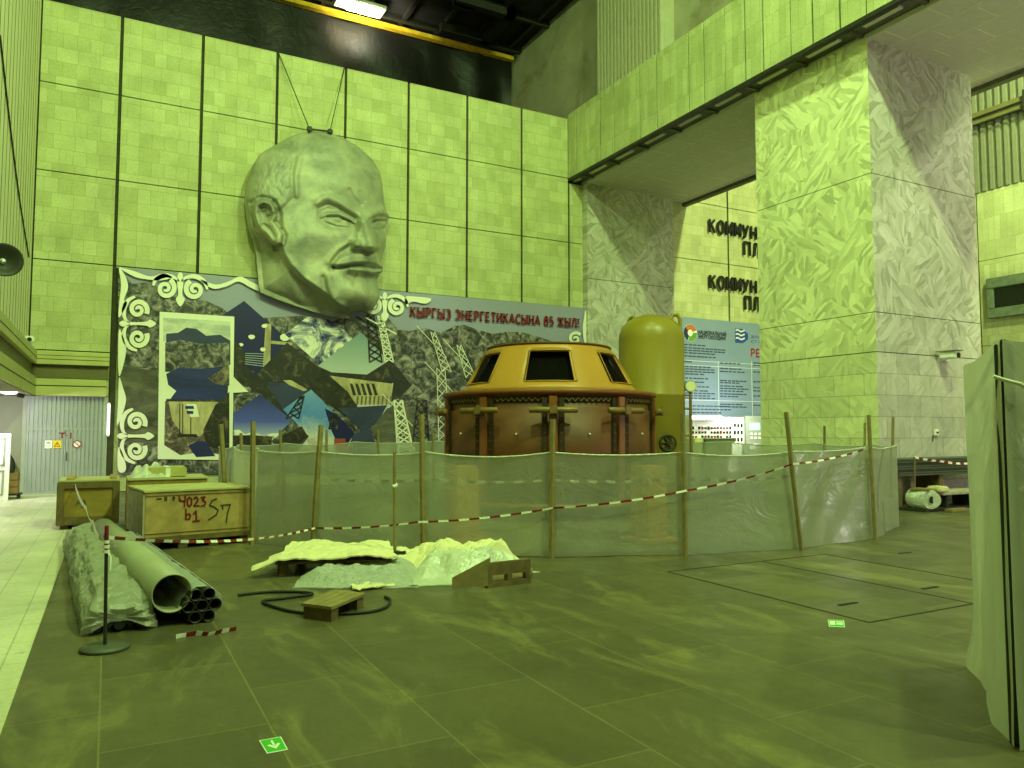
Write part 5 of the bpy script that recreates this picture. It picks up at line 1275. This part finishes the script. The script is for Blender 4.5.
# a low pallet hidden below the left sheet
pe = empty('wooden_pallet', P3(330, 562), 'low dark pallet under the cream sheet at the left of the debris heap', 'pallet')
a = P3(275, 576); b = P3(392, 573); c = P3(380, 564); d = P3(296, 565)
def slab(m, q4, z0, z1):
    vs = [Vector((p.x, p.y, z)) for z in (z0, z1) for p in q4]; m.add(vs, [(3, 2, 1, 0), (4, 5, 6, 7), (0, 1, 5, 4), (1, 2, 6, 5), (2, 3, 7, 6), (3, 0, 4, 7)]); return m
slab(MB(), (a, b, c, d), .12, .15).build('deck', 'wood_old', pe)
for q in (a, b, c, d, (a+b)/2, (c+d)/2):
    q = q.lerp((a+b+c+d)/4, .12); MB().bbox((q.x-.05, q.y-.05, 0), (q.x+.05, q.y+.05, .12), .005).build('block', 'wood_old', pe)
sheet('cream_sheet', (P3(252, 579, 0), P3(398, 575, 0), P3(388, 562, 0), P3(292, 562, 0)), 40, 26, lambda u, v, p: .19+.03*v+.05*noise.noise(p*2.2)+.035*abs(noise.noise(p*5))+.015*noise.noise(p*14)+(-.13*max(0, .16-u)*6)*(1-v), 'cream folded canvas sheet spread over the low pallet, left of the heap', 'cream', 2, 'sheet', .015)
def hill(px, py, h, r): q = P3(px, py); return (q, h, r)
hl = [hill(312, 580, .15, .3), hill(345, 579, .10, .4), hill(385, 576, .13, .5), hill(420, 570, .2, .4), hill(296, 583, .08, .25)]
def hz(p, hl, seed, amp=.06):
    z = 0
    for q, h, r in hl: d = math.hypot(p.x-q.x, p.y-q.y)/r; z = max(z, h*min(1, 1.5*math.exp(-d*d)))
    o = Vector((seed, seed*.7, 0)); k = min(1, z*8)
    vo = lambda f_: noise.voronoi(Vector((p.x, p.y, 0))*f_+o)[0][0]
    cr = (.55-vo(3.5))*.9+(.5-vo(8))*.45+(.5-abs(noise.noise(p*16+o)))*.15
    return z*.92+amp*k*1.9*cr
sheet('plastic_sheet', (P3(292, 589), P3(418, 589), P3(425, 568), P3(308, 570)), 54, 40, lambda u, v, p: hz(p, hl, 3)*edge_fall(u, v, 5), 'crumpled clear plastic along the front left of the debris heap', 'film_clear', 4)
hr = [hill(425, 577, .18, .28), hill(450, 572, .25, .4), hill(490, 570, .27, .36), hill(515, 572, .24, .3), hill(465, 575, .26, .3), hill(505, 573, .27, .2), hill(478, 574, .29, .22)]
sheet('plastic_sheet', (P3(404, 588), P3(482, 584), P3(540, 573), P3(415, 563)), 54, 44, lambda u, v, p: hz(p, hr, 8)*edge_fall(u, v, 5), 'pale crumpled plastic thrown over the wooden box at the right of the heap', 'film_white', 6)
hb = [hill(400, 566, .2, .4), hill(450, 566, .27, .45), hill(490, 567, .28, .4), hill(378, 567, .16, .3)]
sheet('cream_sheet', (P3(368, 573), P3(528, 573), P3(524, 561.5), P3(388, 560)), 60, 30, lambda u, v, p: hz(p, hb, 12, .09)*edge_fall(u, v, 6), 'rumpled cream sheet along the back of the debris heap behind the short pole', 'cream', 8, 'sheet', .012)
# dark board and cloth strips
tag(slab(MB(), [P3(318, 577), P3(400, 570), P3(402, 565), P3(335, 570)], .11, .13).build('dark_board', 'darksteel'), 'dark flat board between the cream sheet and the crumpled clear plastic', 'board')
sheet('cloth_strip', (P3(352, 592), P3(396, 588), P3(394, 584), P3(352, 587)), 24, 8, lambda u, v, p: .01+.035*abs(noise.noise(p*9)), 'ragged cream strip on the floor before the clear plastic, behind the cable', 'cream', 3, 'sheet', .01)
# wooden box under film
wb = empty('wooden_box', P3(480, 588), 'low broken wooden box poking out at the right end of the debris heap', 'box')
a = P3(452, 590); b = P3(489, 588); c = P3(530, 583); bz = .24
m = slab(MB(), (a, b, b+Vector((.03, .03, 0)), a+Vector((.03, .03, 0))), .01, .17)
t = P3(489, 588)
m2 = MB(); m2.add([Vector((a.x, a.y, .02)), Vector((b.x, b.y, .02)), Vector((b.x, b.y, .30)), Vector((a.x, a.y, .12)), Vector((a.x+.04, a.y+.05, .02)), Vector((b.x+.04, b.y+.05, .02)), Vector((b.x+.04, b.y+.05, .30)), Vector((a.x+.04, a.y+.05, .12))], [(0, 1, 2, 3), (7, 6, 5, 4), (3, 2, 6, 7), (0, 3, 7, 4), (1, 5, 6, 2), (0, 4, 5, 1)])
m2.build('end_board', 'wood', wb)
slab(MB(), (b, c, c+Vector((.02, .05, 0)), b+Vector((.02, .05, 0))), .12, .25).build('side_board', 'wood_old', wb)
slab(MB(), (b, c, c+Vector((.02, .05, 0)), b+Vector((.02, .05, 0))), .0, .05).build('side_board', 'wood_old', wb)
m = MB()
for t in (.03, .5, .96): q = b.lerp(c, t); m.bbox((q.x-.03, q.y+.0, 0), (q.x+.03, q.y+.08, .24), .005)
m.build('post', 'wood_old', wb)
bk = Vector((.35, .55, 0)); slab(MB(), (b+bk*.1, c+bk*.1, c+bk, b+bk*.8), .02, .05).build('floor_board', 'wood_old', wb)
# short pole in the heap
q = Vector((3.0, 8.55, 0)); tpz = onY(394.5, 452, q.y)
sp = empty('short_pole', q, 'pale pole standing upright in the middle of the debris heap', 'pole')
MB().tube([q, q.lerp(tpz, .5), tpz], .02, 8).build('pole', 'wood', sp)
MB().bbox((q.x-.12, q.y-.12, 0), (q.x+.12, q.y+.12, .2), .02).build('foot', 'darksteel', sp)
MB().tube([q.lerp(tpz, .7)-Vector((.02, .0, 0)), q.lerp(tpz, .7)+Vector((.03, 0, .02))], .025, 8).build('tape_tie', 'tape_white', sp)
# small pallet at the front
pf = empty('small_pallet', P3(330, 605), 'small yellowish timber pallet on the floor in front of the clear plastic', 'pallet')
pa, pb_, pc2, pd = P3(301, 603, .13), P3(332, 607, .13), P3(366, 593, .13), P3(334, 589, .13)
flat = [Vector((p.x, p.y, 0)) for p in (pa, pb_, pc2, pd)]
for k in range(4):
    t0, t1 = k/4+.01, (k+1)/4-.01
    slab(MB(), (flat[0].lerp(flat[1], t0), flat[0].lerp(flat[1], t1), flat[3].lerp(flat[2], t1), flat[3].lerp(flat[2], t0)), .105, .13).build('deck_board', 'wood', pf)
for k in (0, 1):
    s0, s1 = (.03, .22) if k == 0 else (.78, .97)
    slab(MB(), (flat[0].lerp(flat[3], s0).lerp(flat[1].lerp(flat[2], s0), .05), flat[0].lerp(flat[3], s0).lerp(flat[1].lerp(flat[2], s0), .95), flat[0].lerp(flat[3], s1).lerp(flat[1].lerp(flat[2], s1), .95), flat[0].lerp(flat[3], s1).lerp(flat[1].lerp(flat[2], s1), .05)), 0, .104).build('runner', 'wood_old', pf)
# cable loop
cb_ = [P3(*p, .016) for p in ((238, 595), (268, 592), (300, 592), (312, 594), (285, 598), (263, 601), (272, 606), (296, 612), (330, 614), (368, 612), (386, 607), (390, 600), (385, 597))]
tag(MB().tube(smooth(cb_), .014, 8).build('black_cable', 'black_rubber'), 'black cable looping on the floor around the small pallet', 'cable')
# floor stickers
def floor_sign(corners, label, arrow=False):
    c4 = [onZ(*p) for p in corners]; e = empty('floor_sign', (c4[0].x, c4[0].y, 0), label, 'sign')
    slab(MB(), c4, .0005, .003).build('border', 'white', e); ctr = (c4[0]+c4[1]+c4[2]+c4[3])/4
    slab(MB(), [ctr+(p-ctr)*.9 for p in c4], .003, .004).build('field', 'sign_green', e)
    def uv(u, v): 
        p = c4[0].lerp(c4[1], u).lerp(c4[3].lerp(c4[2], u), v); return p
    def patch(L, name):
        vs = [Vector((uv(*q).x, uv(*q).y, z)) for z in (.004, .005) for q in L]; n = len(L); m = MB()
        m.add(vs, [tuple(range(n, 2*n))]+[(i, (i+1) % n, n+(i+1) % n, n+i) for i in range(n)]); m.build(name, 'white', e)
    if arrow:
        patch([(.45, .82), (.45, .42), (.55, .42), (.55, .82)][::-1], 'arrow_shaft'); patch([(.5, .18), (.8, .5), (.68, .56), (.5, .36)], 'arrow_head'); patch([(.5, .18), (.5, .36), (.32, .56), (.2, .5)], 'arrow_head')
    else:
        patch([(.1, .25), (.42, .25), (.42, .8), (.1, .8)], 'figure_mark'); patch([(.5, .3), (.9, .3), (.9, .5), (.5, .5)], 'arrow_mark'); patch([(.5, .6), (.9, .6), (.9, .75), (.5, .75)], 'arrow_mark')
floor_sign([(267, 754), (288, 750), (281, 737), (259, 741)], 'green floor sticker with a white arrow in the near left foreground', True)
floor_sign([(829, 627), (845, 627.5), (844, 620.5), (828, 620)], 'small green and white floor sticker in front of the floor hatch')

# ================================================================== PILE BEFORE THE PILLAR
pb0 = onZ(902, 501); py_ = pb0.y
def px_at(px, y): return onY(px, 470, y).x
X0, X1 = px_at(899, 9.9), 19.2
sp_ = empty('strip_stack', (X0, 10.1, 0), 'long stack of dark metal strips lying along the foot of the grey pillar face', 'metal stack')
for k in range(8):
    z = .66+k*.045; tag_ = MB().bbox((X0+.1*((k*3) % 4), 10.1+.02*(k % 3), z), (X1-.1*((k*5) % 3), 10.75, z+.038), .006).build('metal_strip', 'strips', sp_)
for x in (X0+.3, X0+1.7, X1-.4): MB().bbox((x, 10.15, 0), (x+.14, 10.7, .66), .01).build('trestle', 'wood_old', sp_)
fl = empty('low_platform', (X0, 9.6, 0), 'low flat trolley with a dark gap under its pale deck before the metal strips', 'trolley')
Y0 = 9.45
MB().bbox((X0+.75, Y0, .3), (X1-.2, Y0+.55, .36), .01).build('deck', 'crate_side', fl)
MB().bbox((X0+.05, Y0-.05, .0), (X1-.2, Y0+.55, .05), .01).build('base', 'darksteel', fl)
for x in (X0+.9, X0+1.8, X1-.6): MB().bbox((x, Y0+.05, .05), (x+.08, Y0+.5, .3), .01).build('support', 'darksteel', fl)
rc = Vector((X0+.28, Y0+.15, .24))
rl = empty('wrapped_coil', rc, 'pale round wrapped coil at the left end of the low trolley', 'coil')
m = MB(); m.tube([rc+Vector((-.05, -.22, 0)), rc+Vector((-.03, -.2, 0)), rc+Vector((.05, .25, 0))], [.17, .19, .19], 24); m.build('coil', 'film_white', rl)
MB().tube([rc+Vector((-.052, -.235, 0)), rc+Vector((-.05, -.221, 0))], .07, 16).build('bore', 'pipe_dark', rl)  # dark disc on the coil face, standing in for the shaded hole
MB().bbox((rc.x-.13, rc.y-.2, .4), (rc.x+.18, rc.y+.2, .45), .01).build('cap_board', 'wood', rl)
tag(MB().bbox((X0+.62, Y0-.0, .365), (X0+.95, Y0+.3, .48), .03).build('cloth_bag', 'cream'), 'small pale bag on the left end of the low trolley deck', 'bag')
tag(MB().bbox((X0+.5, Y0-.3, .0), (X0+1.1, Y0-.15, .06), .01).build('timber_offcut', 'wood'), 'short timber offcut on the floor in front of the low trolley', 'timber')
q = Vector((onY(914, 480, 9.85).x, 9.85, 0)); tz = onY(914.5, 457, 9.85)
bpz = empty('barrier_post', q, 'thin green post standing in the low trolley before the grey pillar face', 'post')
MB().tube([q+Vector((0, 0, .05)), tz], .018, 8).build('pole', 'bronze', bpz); MB().lathe([(0, .05), (.13, .05), (.13, .07), (0, .08)], (q.x, q.y, 0), 20).build('foot', 'darksteel', bpz)
tape('sagging barrier tape along the foot of the grey pillar face', [tz, onY(940, 461, 9.85), onY(968, 463.5, 9.85)], .14, .024)
# pillar fittings
q = onY(937, 357, YN)
cm = empty('security_camera', (q.x, YN, q.z), 'white bullet security camera mounted on the grey face of the pillar', 'camera')
hd0 = Vector((q.x-.02, YN-.42, q.z+.02))
MB().bbox((q.x-.1, YN-.5, q.z-.07), (q.x+.1, YN-.1, q.z+.1), .03).build('housing', 'white', cm); MB().bbox((q.x-.15, YN-.56, q.z+.1), (q.x+.13, YN-.05, q.z+.125), .01).build('sun_shield', 'grey_box', cm); MB().tube([(q.x, YN-.49, q.z), (q.x, YN-.525, q.z)], .06, 16).build('lens', 'letters', cm)
MB().tube([(q.x+.08, YN-.15, q.z), (q.x+.25, YN-.1, q.z-.02), (q.x+.3, YN, q.z-.02)], .035, 8).bbox((q.x+.22, YN-.05, q.z-.09), (q.x+.38, YN, q.z+.05), .01).build('bracket', 'white', cm)
q = onY(935, 432.5, YN)
jb = empty('junction_box', (q.x, YN, q.z), 'small white switch box low on the grey face of the pillar', 'switch box')
MB().bbox((q.x-.07, YN-.06, q.z-.07), (q.x+.07, YN, q.z+.08), .012).build('box', 'white', jb); MB().box((q.x-.04, YN-.065, q.z-.02), (q.x+.04, YN-.06, q.z+.02)).build('button', 'darksteel', jb)
MB().tube([(q.x-.1, YN-.02, q.z-.07), (q.x-.12, YN-.02, q.z-.2)], .012, 6).build('cable', 'darksteel', jb)

# ================================================================== WRAPPED FRAME, RIGHT FOREGROUND
e = empty('wrapped_scaffold', (4.3, 2.3, 0), 'tall frame wrapped in greenish plastic sheet at the right edge', 'wrapped scaffold')
pf0 = onZ(975, 668); corner = onZ(1017, 752); far = Vector((corner.x+1.9, corner.y-.35, 0))
nl = Vector(((corner-pf0).y, -(corner-pf0).x, 0)).normalized()
left_top = onY(969, 368, pf0.y)
hc = onY(1006, 338, corner.y+.02).z
def wrap_face(a, b, ha, hb, seed, nu=60, nv=110, side=1):
    ax_ = (b-a); nrm = Vector((ax_.y, -ax_.x, 0)).normalized()
    vs = []
    for i in range(nu+1):
        for j in range(nv+1):
            u, v_ = i/nu, j/nv
            top = ha+(hb-ha)*(u**1.6 if side > 0 else 1-(1-u)**2)
            z = top*(1-v_)+.006
            x = u*ax_.length
            dd = .045*noise.noise(Vector((x*1.5, z*.7, seed)))+.02*noise.noise(Vector((x*4, z*1.6, seed+3)))
            P0 = (1., 1.) if side > 0 else (0., 1.)
            # pleats fanning out from the tie point near the post
            tie = (ax_.length-.03, 1.86) if side > 0 else (.03, 1.86)
            dx, dz = x-tie[0], z-tie[1]; r = math.hypot(dx, dz); th = math.atan2(dz, dx)
            for (fx, fz) in ((.0, 1.2), (.1, .55), (.35, .2), (.62, .1), (.82, .2), (.0, 1.75)) if side > 0 else ((.4, .9), (.2, .2)):
                ex = fx*ax_.length-tie[0]; ez = fz-tie[1]; el = math.hypot(ex, ez); q = max(0, min(1, (dx*ex+dz*ez)/el/el))
                dd += .035*math.exp(-(math.hypot(dx-ex*q, dz-ez*q)/.045)**2)*(1-q)**.6*min(1, r*5)
            dd *= min(1, .25+u*2.2)*min(1, (1-u)*5) if side > 0 else min(1, u*4)
            dd += (.05*math.exp(-(z/.2)**2))*(.6+.5*math.sin(x*6+seed))     # skirt spreading on the floor
            p = a+ax_*u+nrm*dd*1.; vs.append((p.x, p.y, z))
    fs = [(i*(nv+1)+j, i*(nv+1)+j+1, (i+1)*(nv+1)+j+1, (i+1)*(nv+1)+j) for i in range(nu) for j in range(nv)]
    return MB().add(vs, fs, 0, True)
wrap_face(pf0, corner-(corner-pf0)*.02, left_top.z, hc, 2.).build('plastic_sheet', 'film_wrap', e)
gapd = (far-corner).normalized()
wrap_face(corner+gapd*.012, far, hc-.02, hc-.1, 5., side=-1).build('plastic_sheet', 'film_wrap', e)
ip = corner+corner.normalized()*.1+gapd*.02
MB().bbox((ip.x-.04, ip.y-.03, 0), (ip.x+.04, ip.y+.03, hc-.03), .005).build('post', 'darksteel', e)
lp_ = pf0-nl*.14+(corner-pf0)*.06
MB().bbox((lp_.x-.02, lp_.y-.02, 0), (lp_.x+.02, lp_.y+.02, left_top.z-.05), .005).build('post', 'darksteel', e)
MB().tube([ip+Vector((0, 0, hc-.02)), Vector((lp_.x, lp_.y, left_top.z-.06))], .02, 6).build('rail', 'darksteel', e)
tz_ = corner+Vector((-.01, -.02, 1.86)); MB().tube([tz_+Vector((-.05, .03, .02)), tz_, tz_+Vector((.06, -.04, -.02)), tz_+Vector((.1, -.05, -.04))], .01, 6).build('tie', 'tape_white', e)

# ================================================================== CEILING FITTINGS
rf = MB().box((-5, 28.55, 17.95), (15.3, 28.8, 18.12)).build('crane_rail', 'yellow_rail'); tag(rf, 'yellow painted rail running under the dark ceiling above the back wall', 'rail')
m = MB(); vs = []; nu, nv = 80, 24
for i in range(nu+1):
    for j in range(nv+1):
        X = -5+20.3*i/nu; t = j/nv; k = max(0, (X-10)/5.3)
        vs.append((X, 28.85+.6*t+(.12+.25*k)*noise.noise(Vector((X*.7, t*3, 1)))+.12*k*noise.noise(Vector((X*2, t*7, 2))), 17.95-7.2*t))
m.add(vs, [(i*(nv+1)+j, i*(nv+1)+j+1, (i+1)*(nv+1)+j+1, (i+1)*(nv+1)+j) for i in range(nu) for j in range(nv)], 0, True)
tag(m.build('black_sheeting', 'foil'), 'black shiny sheeting hung above the top of the back wall', 'plastic sheet')
la = onZ(360, 9, 17.9)
for k, (px, py) in enumerate(((360, 8), (374, 12), (345, 3))):
    q = onZ(px, py, 18.0); lamp = empty('ceiling_lamp', q, ('brightest ceiling lamp glaring above the head sculpture', 'dim right ceiling lamp next to the glaring one', 'dim left ceiling lamp next to the glaring one')[k], 'lamp', 'ceiling lamps')
    w_ = .55 if k == 0 else .4
    MB().bbox((q.x-w_, q.y-.4, 18.0), (q.x+w_, q.y+.4, 18.16), .03).build('housing', 'grey_box', lamp)
    MB().bbox((q.x-w_*.85, q.y-.33, 17.96), (q.x+w_*.85, q.y+.33, 18.0), .02).build('diffuser', 'lamp_hot' if k == 0 else emit('lamp glow dim', (1, .93, .7, 1), 1.4), lamp)
